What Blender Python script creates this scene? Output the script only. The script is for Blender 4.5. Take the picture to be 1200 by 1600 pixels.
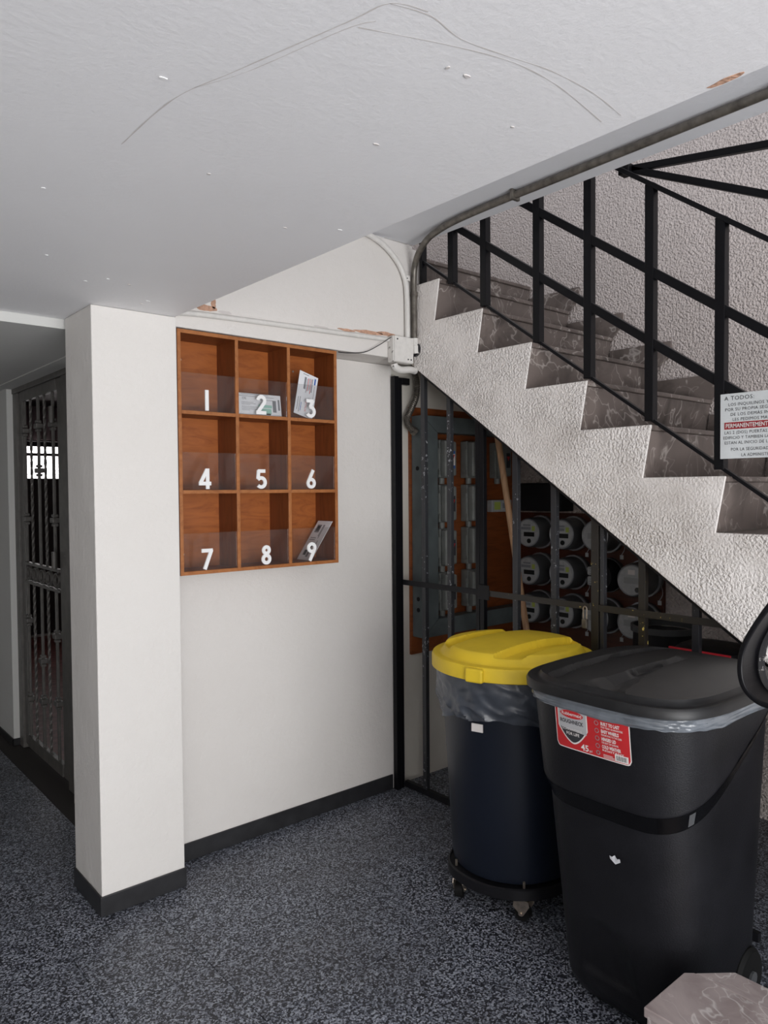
import bpy, bmesh, math, random
from mathutils import Vector, Matrix, noise
random.seed(7)
for o in list(bpy.data.objects): bpy.data.objects.remove(o)
scene = bpy.context.scene
COL = scene.collection
PI = math.pi

# ------------------------------------------------------------------ camera
# world: X runs along the mailbox wall, Y runs into it (stairs climb towards +Y), Z up; metres
F_PX = 1159.0
def _n(v): return v / v.length
_X = _n(Vector((1961-600, 756-800, F_PX)))          # vanishing point of X
_Y = Vector((-388-600, 775-800, F_PX)); _Y = _n(_Y - _X*(_X.dot(_Y)/_X.dot(_X)))
_Z = _X.cross(_Y)
if _Z.y > 0: _Z = -_Z
right = Vector((_X.x, _Y.x, _Z.x)); down = Vector((_X.y, _Y.y, _Z.y)); fwd = Vector((_X.z, _Y.z, _Z.z))
cam_d = bpy.data.cameras.new('camera'); cam = bpy.data.objects.new('camera', cam_d); COL.objects.link(cam)
cam_d.sensor_fit = 'VERTICAL'; cam_d.sensor_height = 36.0; cam_d.lens = F_PX/1600*36.0
cam_d.clip_start = 0.05
m = Matrix.Identity(4)
for i in range(3):
    m[i][0] = right[i]; m[i][1] = -down[i]; m[i][2] = -fwd[i]
m[0][3], m[1][3], m[2][3] = 0.0, 0.0, 1.6
cam.matrix_world = m
scene.camera = cam

# ------------------------------------------------------------------ light
w = bpy.data.worlds.new('sky'); scene.world = w; w.use_nodes = True
w.node_tree.nodes['Background'].inputs[0].default_value = (0.90, 0.93, 1.0, 1)
w.node_tree.nodes['Background'].inputs[1].default_value = 0.95
def area(name, loc, target, sx, sy, power, col):
    d = bpy.data.lights.new(name, 'AREA'); d.shape = 'RECTANGLE'; d.size = sx; d.size_y = sy
    d.energy = power; d.color = col
    o = bpy.data.objects.new(name, d); COL.objects.link(o); o.location = loc
    o.rotation_euler = (Vector(target)-Vector(loc)).to_track_quat('-Z', 'Y').to_euler()
    return o
# daylight through the open street entrance behind the camera
area('entrance_daylight', (0.0, -2.62, 1.2), (0.0, 0, 1.2), 3.7, 2.1, 104, (1.0, 0.985, 0.965))
# added fill light aimed up from outside the entrance to brighten the ceiling
area('ceiling_fill', (0.0, -3.6, 0.05), (0.0, -1.6, 2.3), 4.0, 1.8, 245, (0.97, 0.98, 1.0))
scene.view_settings.view_transform = 'Standard'
scene.view_settings.look = 'None'
scene.view_settings.exposure = 0.0
scene.view_settings.gamma = 1.0
scene.view_settings.use_curve_mapping = False

# ------------------------------------------------------------------ materials
MATS = {}
def mat(name, col, rough=0.6, metal=0.0, spec=0.5, var=0.0, vscale=8.0, bump=0.0, bscale=60.0, bdetail=4.0,
        emit=None, trans=0.0, ior=1.45, alpha=1.0):
    if name in MATS: return MATS[name]
    M = bpy.data.materials.new(name); M.use_nodes = True; nt = M.node_tree; b = nt.nodes['Principled BSDF']
    b.inputs['Base Color'].default_value = (*col, 1); b.inputs['Roughness'].default_value = rough
    b.inputs['Metallic'].default_value = metal
    b.inputs['Specular IOR Level'].default_value = spec
    if trans: b.inputs['Transmission Weight'].default_value = trans; b.inputs['IOR'].default_value = ior
    if emit: b.inputs['Emission Color'].default_value = (*emit[0], 1); b.inputs['Emission Strength'].default_value = emit[1]
    geo = nt.nodes.new('ShaderNodeNewGeometry')
    if var:
        n = nt.nodes.new('ShaderNodeTexNoise'); n.inputs['Scale'].default_value = vscale; n.inputs['Detail'].default_value = 5
        nt.links.new(geo.outputs['Position'], n.inputs['Vector'])
        r = nt.nodes.new('ShaderNodeValToRGB'); r.color_ramp.elements[0].position = .3; r.color_ramp.elements[1].position = .7
        r.color_ramp.elements[0].color = (*[c*(1-var) for c in col], 1); r.color_ramp.elements[1].color = (*[min(1, c*(1+var)) for c in col], 1)
        nt.links.new(n.outputs['Fac'], r.inputs['Fac']); nt.links.new(r.outputs['Color'], b.inputs['Base Color'])
    if bump:
        n = nt.nodes.new('ShaderNodeTexNoise'); n.inputs['Scale'].default_value = bscale; n.inputs['Detail'].default_value = bdetail
        nt.links.new(geo.outputs['Position'], n.inputs['Vector'])
        bp = nt.nodes.new('ShaderNodeBump'); bp.inputs['Strength'].default_value = 1.0; bp.inputs['Distance'].default_value = bump
        nt.links.new(n.outputs['Fac'], bp.inputs['Height']); nt.links.new(bp.outputs['Normal'], b.inputs['Normal'])
    MATS[name] = M; return M

def nodes_of(name, rough=.6, spec=.5):
    M = bpy.data.materials.new(name); M.use_nodes = True; nt = M.node_tree; b = nt.nodes['Principled BSDF']
    b.inputs['Roughness'].default_value = rough; b.inputs['Specular IOR Level'].default_value = spec
    geo = nt.nodes.new('ShaderNodeNewGeometry')
    MATS[name] = M
    return M, nt, b, geo.outputs['Position']
def N(nt, typ, **kw):
    n = nt.nodes.new(typ)
    for k, v in kw.items():
        if k in n.inputs: n.inputs[k].default_value = v
        else: setattr(n, k, v)
    return n
def ramp(nt, fac, stops):
    r = nt.nodes.new('ShaderNodeValToRGB'); e = r.color_ramp.elements
    while len(e) < len(stops): e.new(.5)
    for i, (p, c) in enumerate(stops): e[i].position = p; e[i].color = (*c, 1) if len(c) == 3 else c
    nt.links.new(fac, r.inputs['Fac']); return r.outputs['Color']
def mix(nt, fac, a, b_, blend='MIX'):
    x = nt.nodes.new('ShaderNodeMix'); x.data_type = 'RGBA'; x.blend_type = blend
    for s, v in ((x.inputs['Factor'], fac), (x.inputs['A'], a), (x.inputs['B'], b_)):
        if isinstance(v, (int, float)): s.default_value = v
        elif isinstance(v, tuple): s.default_value = (*v, 1)
        else: nt.links.new(v, s)
    return x.outputs['Result']
def bump(nt, b, height, dist, strength=1.0):
    bp = nt.nodes.new('ShaderNodeBump'); bp.inputs['Distance'].default_value = dist; bp.inputs['Strength'].default_value = strength
    nt.links.new(height, bp.inputs['Height']); nt.links.new(bp.outputs['Normal'], b.inputs['Normal'])

def plaster(name, col, dirt=(.55, .50, .45), dirt_amt=.12, bdist=.003, bsc=45.):
    M, nt, b, pos = nodes_of(name, .62, .35)
    n1 = N(nt, 'ShaderNodeTexNoise', Scale=1.7, Detail=6., Roughness=.6); nt.links.new(pos, n1.inputs['Vector'])
    n2 = N(nt, 'ShaderNodeTexNoise', Scale=22., Detail=8., Roughness=.75); nt.links.new(pos, n2.inputs['Vector'])
    f1 = ramp(nt, n1.outputs['Fac'], [(.45, (0, 0, 0)), (.8, (dirt_amt,)*3)])
    f2 = ramp(nt, n2.outputs['Fac'], [(.66, (0, 0, 0)), (.78, (dirt_amt*1.5,)*3)])
    c = mix(nt, f1, col, dirt); c = mix(nt, f2, c, dirt)
    nt.links.new(c, b.inputs['Base Color'])
    n3 = N(nt, 'ShaderNodeTexNoise', Scale=bsc, Detail=5., Roughness=.6); nt.links.new(pos, n3.inputs['Vector'])
    n4 = N(nt, 'ShaderNodeTexNoise', Scale=5., Detail=3.); nt.links.new(pos, n4.inputs['Vector'])
    ad = N(nt, 'ShaderNodeMath', operation='MULTIPLY_ADD'); nt.links.new(n4.outputs['Fac'], ad.inputs[0]); ad.inputs[1].default_value = 2.0
    nt.links.new(n3.outputs['Fac'], ad.inputs[2])
    bump(nt, b, ad.outputs[0], bdist)
    return M
def stucco(name, col, scale, dist, stain=(.36, .31, .27), stain_amt=.5, patchy=False):
    M, nt, b, pos = nodes_of(name, .85, .12)
    n1 = N(nt, 'ShaderNodeTexNoise', Scale=3.2, Detail=5., Roughness=.6); nt.links.new(pos, n1.inputs['Vector'])
    f1 = ramp(nt, n1.outputs['Fac'], [(.45, (0, 0, 0)), (.72, (stain_amt,)*3)])
    nt.links.new(mix(nt, f1, col, stain), b.inputs['Base Color'])
    wv = N(nt, 'ShaderNodeTexNoise', Scale=scale, Detail=1.6, Roughness=.45, Distortion=.35); nt.links.new(pos, wv.inputs['Vector'])
    h = ramp(nt, wv.outputs['Fac'], [(.30, (0, 0, 0)), (.72, (1, 1, 1))])
    if patchy:
        n2 = N(nt, 'ShaderNodeTexNoise', Scale=4.0, Detail=2.); nt.links.new(pos, n2.inputs['Vector'])
        f2 = ramp(nt, n2.outputs['Fac'], [(.40, (1, 1, 1)), (.66, (.25, .25, .25))])
        h = mix(nt, 1.0, h, f2, 'MULTIPLY')
    bump(nt, b, h, dist)
    return M
def terrazzo(name):
    M, nt, b, pos = nodes_of(name, .42, .4)
    v = N(nt, 'ShaderNodeTexVoronoi', Scale=185.); nt.links.new(pos, v.inputs['Vector'])
    sep = N(nt, 'ShaderNodeSeparateColor'); nt.links.new(v.outputs['Color'], sep.inputs[0])
    chips = ramp(nt, sep.outputs[0], [(.0, (.008, .009, .014)), (.40, (.022, .025, .036)), (.52, (.105, .115, .145)), (.78, (.24, .262, .31)), (1., (.42, .45, .51))])
    n1 = N(nt, 'ShaderNodeTexNoise', Scale=2.2, Detail=5.); nt.links.new(pos, n1.inputs['Vector'])
    f = ramp(nt, n1.outputs['Fac'], [(.45, (0, 0, 0)), (.8, (.40,)*3)])
    c = mix(nt, f, chips, (.062, .056, .054))
    nt.links.new(c, b.inputs['Base Color'])
    return M
def marble(name, dark, mid, light, vein=.5, scale=5.):
    M, nt, b, pos = nodes_of(name, .28, .5)
    oi = N(nt, 'ShaderNodeObjectInfo')
    ad = N(nt, 'ShaderNodeVectorMath', operation='ADD'); nt.links.new(pos, ad.inputs[0])
    mul = N(nt, 'ShaderNodeVectorMath', operation='SCALE'); mul.inputs[0].default_value = (7, 3, 5)
    nt.links.new(oi.outputs['Random'], mul.inputs['Scale']); nt.links.new(mul.outputs[0], ad.inputs[1])
    p = ad.outputs[0]
    n1 = N(nt, 'ShaderNodeTexNoise', Scale=scale, Detail=7., Roughness=.6, Distortion=.8); nt.links.new(p, n1.inputs['Vector'])
    base = ramp(nt, n1.outputs['Fac'], [(.3, dark), (.5, mid), (.75, tuple(c*1.25 for c in mid))])
    n2 = N(nt, 'ShaderNodeTexNoise', Scale=scale*.55, Detail=4., Roughness=.6, Distortion=.35); nt.links.new(p, n2.inputs['Vector'])
    vn = ramp(nt, n2.outputs['Fac'], [(.488, (0, 0, 0)), (.5, (vein,)*3), (.507, (0, 0, 0))])
    n3 = N(nt, 'ShaderNodeTexNoise', Scale=scale*1.3, Detail=3., Distortion=.5); nt.links.new(p, n3.inputs['Vector'])
    vn2 = ramp(nt, n3.outputs['Fac'], [(.491, (0, 0, 0)), (.5, (vein*.6,)*3), (.506, (0, 0, 0))])
    c = mix(nt, vn, base, light); c = mix(nt, vn2, c, light)
    nt.links.new(c, b.inputs['Base Color'])
    return M
def wood(name, a, c2, axis=(1., 1., 9.), scale=9., rough=.45):
    M, nt, b, pos = nodes_of(name, rough, .4)
    mp = N(nt, 'ShaderNodeMapping'); mp.inputs['Scale'].default_value = axis; nt.links.new(pos, mp.inputs['Vector'])
    n1 = N(nt, 'ShaderNodeTexNoise', Scale=scale, Detail=6., Roughness=.6, Distortion=1.6); nt.links.new(mp.outputs[0], n1.inputs['Vector'])
    nt.links.new(ramp(nt, n1.outputs['Fac'], [(.3, c2), (.52, a), (.75, tuple(min(1, x*1.18) for x in a))]), b.inputs['Base Color'])
    return M
def chipped(name, col, chip, amt=.62, scale=55., rough=.4, metal=0.):
    M, nt, b, pos = nodes_of(name, rough, .5)
    b.inputs['Metallic'].default_value = metal
    n1 = N(nt, 'ShaderNodeTexNoise', Scale=scale, Detail=3., Roughness=.7); nt.links.new(pos, n1.inputs['Vector'])
    n2 = N(nt, 'ShaderNodeTexNoise', Scale=4., Detail=2.); nt.links.new(pos, n2.inputs['Vector'])
    ml = N(nt, 'ShaderNodeMath', operation='MULTIPLY'); nt.links.new(n1.outputs['Fac'], ml.inputs[0])
    sc = N(nt, 'ShaderNodeMath', operation='MULTIPLY_ADD'); nt.links.new(n2.outputs['Fac'], sc.inputs[0]); sc.inputs[1].default_value = .8; sc.inputs[2].default_value = .6
    nt.links.new(sc.outputs[0], ml.inputs[1])
    f = ramp(nt, ml.outputs[0], [(amt, (0, 0, 0)), (amt+.03, (1, 1, 1))])
    nt.links.new(mix(nt, f, col, chip), b.inputs['Base Color'])
    return M
def clear(name, tint=(.9, .9, .9), fac=.10):
    M = bpy.data.materials.new(name); M.use_nodes = True; nt = M.node_tree; nt.nodes.clear()
    o = nt.nodes.new('ShaderNodeOutputMaterial'); t = nt.nodes.new('ShaderNodeBsdfTransparent'); t.inputs[0].default_value = (*tint, 1)
    g = nt.nodes.new('ShaderNodeBsdfGlossy'); g.inputs['Roughness'].default_value = .03
    d = nt.nodes.new('ShaderNodeBsdfDiffuse'); d.inputs[0].default_value = (.8, .8, .8, 1)
    fr = nt.nodes.new('ShaderNodeFresnel'); fr.inputs['IOR'].default_value = 1.30
    m1 = nt.nodes.new('ShaderNodeMixShader'); m2 = nt.nodes.new('ShaderNodeMixShader'); m2.inputs[0].default_value = fac*.3
    nt.links.new(fr.outputs[0], m1.inputs[0]); nt.links.new(t.outputs[0], m1.inputs[1]); nt.links.new(g.outputs[0], m1.inputs[2])
    nt.links.new(m1.outputs[0], m2.inputs[1]); nt.links.new(d.outputs[0], m2.inputs[2]); nt.links.new(m2.outputs[0], o.inputs[0])
    MATS[name] = M; return M

WALL = plaster('wall_paint', (.735, .705, .675))
PILLAR = plaster('pillar_paint', (.745, .72, .69), dirt_amt=.10)
CEIL = plaster('ceiling_paint', (.85, .845, .855), dirt=(.6, .6, .62), dirt_amt=.10, bdist=.0008, bsc=70.)
SOFFIT = plaster('soffit_paint', (.74, .75, .78), dirt_amt=.06, bdist=.001)
CORR = plaster('corridor_paint', (.62, .62, .60), dirt_amt=.08, bdist=.001)
UNDER = plaster('understair_paint', (.66, .63, .57), dirt=(.40, .33, .26), dirt_amt=.4, bdist=.002)
STUCCO = stucco('stucco_wall_paint', (.62, .55, .52), 88., .0095, stain=(.54, .475, .445), stain_amt=.4)
STRING = stucco('stringer_stucco', (.84, .80, .77), 100., .0058, stain=(.37, .32, .28), stain_amt=.52, patchy=True)
TERR = terrazzo('terrazzo')
GROUT = mat('grout', (.035, .030, .028), .8)
BASEB = mat('black_skirting', (.022, .022, .024), .4, var=.3, vscale=14.)
MARB = marble('stair_marble', (.062, .050, .044), (.145, .118, .106), (.58, .53, .49), .55, 4.5)
MARB2 = marble('pedestal_marble', (.235, .185, .18), (.36, .305, .295), (.72, .69, .67), .6, 6.)
BLACK = mat('black_gloss_paint', (.0045, .0045, .006), .38, spec=.25)
BLACKM = mat('black_matte_paint', (.007, .007, .009), .5, spec=.3)
CHIPB = chipped('chipped_black_paint', (.015, .015, .018), (.34, .33, .32), .68)
CHIPY = chipped('paint_splashed_bar', (.020, .017, .014), (.62, .48, .12), .70, 38.)
CHIPG = chipped('worn_grey_bar', (.026, .027, .031), (.30, .31, .33), .66, 60.)
BOXW = wood('mailbox_back_ply', (.33, .096, .020), (.24, .062, .011), (2.2, 1., 9.), 2.6)
BOXS = wood('mailbox_board', (.19, .050, .012), (.13, .032, .007), (9., 9., 1.2), 3.)
BOXE = wood('mailbox_edge', (.36, .135, .042), (.27, .09, .024), (2., 2., 2.), 10.)
PANE = clear('acrylic_pane', (.93, .93, .93), .055)
WHITE = mat('white_numeral', (.86, .86, .86), .35)
PAPER = mat('white_paper', (.78, .79, .82), .7)
PRINT = mat('black_print', (.03, .03, .035), .7)
PRINTG = mat('grey_print', (.22, .23, .25), .7)
PRINTR = mat('red_print', (.55, .03, .03), .7)
PRINTB = mat('blue_print', (.05, .13, .42), .7)
PRINTGR = mat('green_print', (.36, .60, .52), .7)
YELL = mat('yellow_plastic', (.80, .57, .032), .5, spec=.4, var=.06, vscale=12.)
NAVY = mat('navy_plastic', (.0065, .0095, .018), .40, spec=.35)
BINB = mat('black_bin_plastic', (.0085, .0085, .0105), .42, spec=.3, var=.25, vscale=9., bump=.0006, bscale=260.)
LIDB = mat('black_lid_plastic', (.014, .014, .015), .40, spec=.35, var=.25, vscale=16.)
BAG = mat('grey_bag_film', (.058, .066, .082), .30, spec=.6, var=.25, vscale=9.)
BAG2 = mat('grey_bag_film_light', (.14, .155, .175), .26, spec=.7, var=.25, vscale=14.)
RED = mat('red_label', (.50, .022, .026), .45)
SILV = mat('silver_print', (.42, .42, .43), .4)
WPRINT = mat('white_print', (.72, .68, .66), .5)
CHROME = mat('worn_zinc', (.50, .43, .36), .30, metal=.9, var=.2, vscale=60.)
RUBBER = mat('rubber', (.007, .007, .007), .7, spec=.2)
GALV = mat('galvanised_conduit', (.17, .155, .135), .42, metal=.65, var=.35, vscale=30.)
WCOND = mat('white_painted_conduit', (.70, .68, .65), .45, var=.06, vscale=40.)
CHIPW = chipped('chipped_white_paint', (.68, .66, .63), (.05, .042, .036), .63, 42.)
ORANGE = wood('red_plywood', (.24, .066, .018), (.16, .042, .011), (1., 1., 6.), 4.)
REDB = wood('dark_red_board', (.085, .022, .010), (.05, .013, .006), (1., 1., 6.), 4.)
GREY = mat('grey_enamel_trough', (.105, .125, .128), .5, var=.2, vscale=9.)
GREYS = mat('grey_switch_enamel', (.19, .20, .19), .5, var=.15, vscale=14.)
METERB = mat('meter_dark_body', (.075, .078, .082), .35)
METERF = mat('meter_face', (.42, .43, .44), .45, var=.12, vscale=40.)
METERR = mat('meter_ring', (.30, .31, .33), .35, metal=.4)
LCD = mat('meter_display', (.02, .022, .022), .25)
LCDG = mat('grey_display', (.30, .31, .31), .3)
GRNLAB = mat('green_yellow_label', (.42, .50, .10), .6)
BROOM = wood('broom_wood', (.36, .21, .115), (.26, .14, .07), (6., 6., 1.), 5., .55)
RUST = mat('exposed_brick', (.52, .31, .215), .85, var=.3, vscale=50., bump=.004, bscale=90.)
IRON = mat('grey_brown_iron', (.115, .108, .100), .42, var=.2, vscale=20.)
SIGNW = mat('sign_white', (.66, .69, .70), .45, var=.07, vscale=7.)
SIGNR = mat('sign_red', (.30, .010, .020), .5)
TERRA = mat('terracotta_floor', (.26, .085, .07), .5, var=.35, vscale=12.)
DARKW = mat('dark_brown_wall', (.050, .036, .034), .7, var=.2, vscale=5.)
CURT = mat('mauve_curtain', (.20, .14, .145), .8, var=.2, vscale=14.)
DAY = mat('window_daylight', (.9, .9, .9), .5, emit=((1.0, .95, .95), 5.0))
REDLID = mat('red_lid', (.42, .012, .022), .4)
SCUFF = mat('white_scuff', (.62, .63, .66), .7)
CRACK = mat('crack_stain', (.62, .585, .565), .8)

# ------------------------------------------------------------------ geometry helpers
class MB:
    def __init__(s): s.v = []; s.f = []
    def add(s, vs, fs):
        o = len(s.v); s.v += [tuple(v) for v in vs]; s.f += [tuple(i+o for i in f) for f in fs]; return s
    def box(s, a, b):
        x0, y0, z0 = a; x1, y1, z1 = b
        return s.add([(x0, y0, z0), (x1, y0, z0), (x1, y1, z0), (x0, y1, z0), (x0, y0, z1), (x1, y0, z1), (x1, y1, z1), (x0, y1, z1)],
                     [(0, 3, 2, 1), (4, 5, 6, 7), (0, 1, 5, 4), (1, 2, 6, 5), (2, 3, 7, 6), (3, 0, 4, 7)])
    def prism(s, poly, axis, a, b):
        """polygon in the plane normal to axis, extruded from a to b; (u,v) are the other two axes in order"""
        def p(u, v, t):
            return {'x': (t, u, v), 'y': (u, t, v), 'z': (u, v, t)}[axis]
        n = len(poly)
        vs = [p(u, v, a) for u, v in poly] + [p(u, v, b) for u, v in poly]
        fs = [tuple(range(n)), tuple(reversed(range(n, 2*n)))] + [(i, i+n, (i+1) % n+n, (i+1) % n) for i in range(n)]
        return s.add(vs, fs)
    def tube(s, pts, r, n=10, caps=True, rect=None, twist=0.0, up=None):
        pts = [Vector(p) for p in pts]; rings = []
        T = []
        for i in range(len(pts)):
            a = pts[max(0, i-1)]; b = pts[min(len(pts)-1, i+1)]; T.append((b-a).normalized())
        u = Vector(up) if up else (Vector((0, 0, 1)) if abs(T[0].z) < .9 else Vector((1, 0, 0)))
        prev = (u - T[0]*u.dot(T[0])).normalized()
        for i, p in enumerate(pts):
            prev = (prev - T[i]*prev.dot(T[i])).normalized(); q = T[i].cross(prev)
            rr = r[i] if isinstance(r, (list, tuple)) else r
            if rect:
                ang = twist*i; cs, sn = math.cos(ang), math.sin(ang)
                ring = []
                for a, b in ((-1, -1), (1, -1), (1, 1), (-1, 1)):
                    x, y = a*rect[0]/2, b*rect[1]/2
                    ring.append(p + prev*(x*cs-y*sn) + q*(x*sn+y*cs))
            else:
                ring = [p + prev*(rr*math.cos(2*PI*k/n)) + q*(rr*math.sin(2*PI*k/n)) for k in range(n)]
            rings.append(ring)
        k = len(rings[0]); vs = [v for r_ in rings for v in r_]; fs = []
        for i in range(len(rings)-1):
            for j in range(k): fs.append((i*k+j, i*k+(j+1) % k, (i+1)*k+(j+1) % k, (i+1)*k+j))
        if caps: fs += [tuple(reversed(range(k))), tuple(range((len(rings)-1)*k, len(rings)*k))]
        return s.add(vs, fs)
    def cyl(s, a, b, r, n=20): return s.tube([a, b], r, n)
    def lathe(s, prof, n=40, c=(0, 0, 0), close=False, fr=None):
        vs = []; fs = []; k = len(prof)
        for i in range(n):
            t = 2*PI*i/n
            for j, (r, z) in enumerate(prof):
                rr, zz = (r, z) if fr is None else fr(t, j, r, z)
                vs.append((c[0]+rr*math.cos(t), c[1]+rr*math.sin(t), c[2]+zz))
        for i in range(n):
            i2 = (i+1) % n
            for j in range(k-1): fs.append((i*k+j, i2*k+j, i2*k+j+1, i*k+j+1))
        if close:
            fs.append(tuple(reversed([i*k for i in range(n)]))); fs.append(tuple(i*k+k-1 for i in range(n)))
        return s.add(vs, fs)
    def rings(s, rs, caps=(True, True)):
        k = len(rs[0]); vs = [v for r in rs for v in r]; fs = []
        for i in range(len(rs)-1):
            for j in range(k): fs.append((i*k+j, i*k+(j+1) % k, (i+1)*k+(j+1) % k, (i+1)*k+j))
        if caps[0]: fs.append(tuple(reversed(range(k))))
        if caps[1]: fs.append(tuple(range((len(rs)-1)*k, len(rs)*k)))
        return s.add(vs, fs)
    def xf(s, fn): s.v = [tuple(fn(Vector(v))) for v in s.v]; return s
def obj(name, mb, material, parent=None, smooth=False, bevel=0.0, seg=2, kind=None, loc=None):
    me = mb if isinstance(mb, bpy.types.Mesh) else bpy.data.meshes.new(name)
    if not isinstance(mb, bpy.types.Mesh):
        me.from_pydata(mb.v, [], mb.f); me.validate(); me.materials.append(material)
        bm = bmesh.new(); bm.from_mesh(me); bmesh.ops.recalc_face_normals(bm, faces=bm.faces); bm.to_mesh(me); bm.free()
        if smooth:
            for p in me.polygons: p.use_smooth = True
            me.set_sharp_from_angle(angle=math.radians(38))
    o = bpy.data.objects.new(name, me); COL.objects.link(o)
    if parent: o.parent = parent
    if loc: o.location = loc
    if bevel:
        b = o.modifiers.new('bevel', 'BEVEL'); b.width = bevel; b.segments = seg; b.limit_method = 'ANGLE'; b.angle_limit = math.radians(40)
    if kind: o['kind'] = kind
    return o
def tag(o, label, cat, group=None, kind=None):
    o['label'] = label; o['category'] = cat
    if group: o['group'] = group
    if kind: o['kind'] = kind
    return o
def thing(name, label, cat, loc=(0, 0, 0), group=None, rz=0.0):
    o = bpy.data.objects.new(name, None); COL.objects.link(o); o.location = loc; o.rotation_euler = (0, 0, rz)
    o.empty_display_size = .05
    return tag(o, label, cat, group)
def struct(name, mb, material, label=None, cat=None, **kw):
    o = obj(name, mb, material, **kw); o['kind'] = 'structure'
    if label: o['label'] = label
    if cat: o['category'] = cat
    return o
def copy_tree(o, parent=None):
    c = o.copy(); COL.objects.link(c)
    if parent: c.parent = parent
    for ch in o.children: copy_tree(ch, c)
    return c
def B(a, b): return MB().box(a, b)
def arc(cx, cy, r, a0, a1, n=14): return [(cx+r*math.cos(math.radians(a0+(a1-a0)*i/n)), cy+r*math.sin(math.radians(a0+(a1-a0)*i/n))) for i in range(n+1)]
def smooth_path(pts, n=8):
    """Catmull-Rom through points"""
    P = [Vector(p) for p in pts]; out = []
    for i in range(len(P)-1):
        p0 = P[max(0, i-1)]; p1 = P[i]; p2 = P[i+1]; p3 = P[min(len(P)-1, i+2)]
        for k in range(n):
            t = k/n
            out.append(.5*((2*p1)+(p2-p0)*t+(2*p0-5*p1+4*p2-p3)*t*t+(3*p1-p0-3*p2+p3)*t**3))
    out.append(P[-1]); return out
def stroke(mb, pts, w, t, closed=False):
    """thick 2-D polyline in (u,v), extruded to thickness t; vertices (u, v, 0..t)"""
    P = [Vector(p) for p in pts]; n = len(P); L = []
    for i in range(n):
        if closed: a, b = P[(i-1) % n], P[(i+1) % n]
        else: a, b = P[max(0, i-1)], P[min(n-1, i+1)]
        d = (b-a).normalized(); nn = Vector((-d.y, d.x)); L.append((P[i]+nn*w/2, P[i]-nn*w/2))
    vs = []
    for l, r in L: vs += [(l.x, l.y, 0), (r.x, r.y, 0), (r.x, r.y, t), (l.x, l.y, t)]
    fs = []
    for i in range(n if closed else n-1):
        j = (i+1) % n
        for k in range(4): fs.append((i*4+k, i*4+(k+1) % 4, j*4+(k+1) % 4, j*4+k))
    if not closed: fs += [(3, 2, 1, 0), tuple((n-1)*4+k for k in range(4))]
    mb.add(vs, fs)
def text2d(body, size, bold=0.0, space=1.0, align='LEFT'):
    cu = bpy.data.curves.new('text', 'FONT'); cu.body = body; cu.size = size; cu.resolution_u = 2; cu.offset = bold
    cu.space_character = space; cu.align_x = align
    o = bpy.data.objects.new('text', cu); COL.objects.link(o)
    dg = bpy.context.evaluated_depsgraph_get(); dg.update()
    me = bpy.data.meshes.new_from_object(o.evaluated_get(dg))
    mb = MB().add([tuple(v.co) for v in me.vertices], [tuple(p.vertices) for p in me.polygons])
    bpy.data.objects.remove(o); bpy.data.curves.remove(cu); bpy.data.meshes.remove(me)
    return mb

# ------------------------------------------------------------------ the setting
# floor: slab plus terrazzo tiles
PITCH, TX0, TY0 = .345, 1.145, 1.566
XL, YB, YF = -1.7, -2.7, 9.0
floor = struct('floor', B((XL-.1, YB-.1, -.12), (3.9, YF, -.004)), GROUT, 'dark speckled terrazzo tile floor', 'floor')
def tile_mesh(x0, y0, x1, y1):
    c, g = .0012, .0007
    x0 += g; y0 += g; x1 -= g; y1 -= g
    return ([(x0, y0, -.006), (x1, y0, -.006), (x1, y1, -.006), (x0, y1, -.006), (x0, y0, -c), (x1, y0, -c), (x1, y1, -c), (x0, y1, -c),
             (x0+c, y0+c, 0), (x1-c, y0+c, 0), (x1-c, y1-c, 0), (x0+c, y1-c, 0)],
            [(0, 1, 5, 4), (1, 2, 6, 5), (2, 3, 7, 6), (3, 0, 4, 7), (4, 5, 9, 8), (5, 6, 10, 9), (6, 7, 11, 10), (7, 4, 8, 11), (8, 9, 10, 11)])
def project(p):
    d = Vector(p)-Vector((0, 0, 1.6)); z = d.dot(fwd)
    return (600+F_PX*d.dot(right)/z, 800+F_PX*d.dot(down)/z) if z > .1 else None
tme = bpy.data.meshes.new('floor_tile'); tv, tf = tile_mesh(0, 0, PITCH, PITCH); tme.from_pydata(tv, [], tf); tme.materials.append(TERR)
rest = MB(); cand = []
for i in range(-9, 8):
    for j in range(-13, 16):
        x, y = TX0+i*PITCH, TY0+j*PITCH
        if x < XL-.3 or x > 3.7 or y < YB-.3: continue
        if x > 1.1 and y > 3.0: continue
        ps = [project((x+a*PITCH, y+b*PITCH, 0)) for a in (0, .5, 1) for b in (0, .5, 1)]
        if any(p and -60 < p[0] < 1260 and p[1] < 1680 for p in ps) and x > -.6 and y < 6.6: cand.append((x, y))
        else: rest.add(*tile_mesh(x, y, x+PITCH, y+PITCH))
for x, y in cand:
    obj('floor_tile', tme, TERR, floor, loc=(x, y, 0))
o = obj('floor_tile_field', rest, TERR, floor, kind='stuff')

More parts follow.
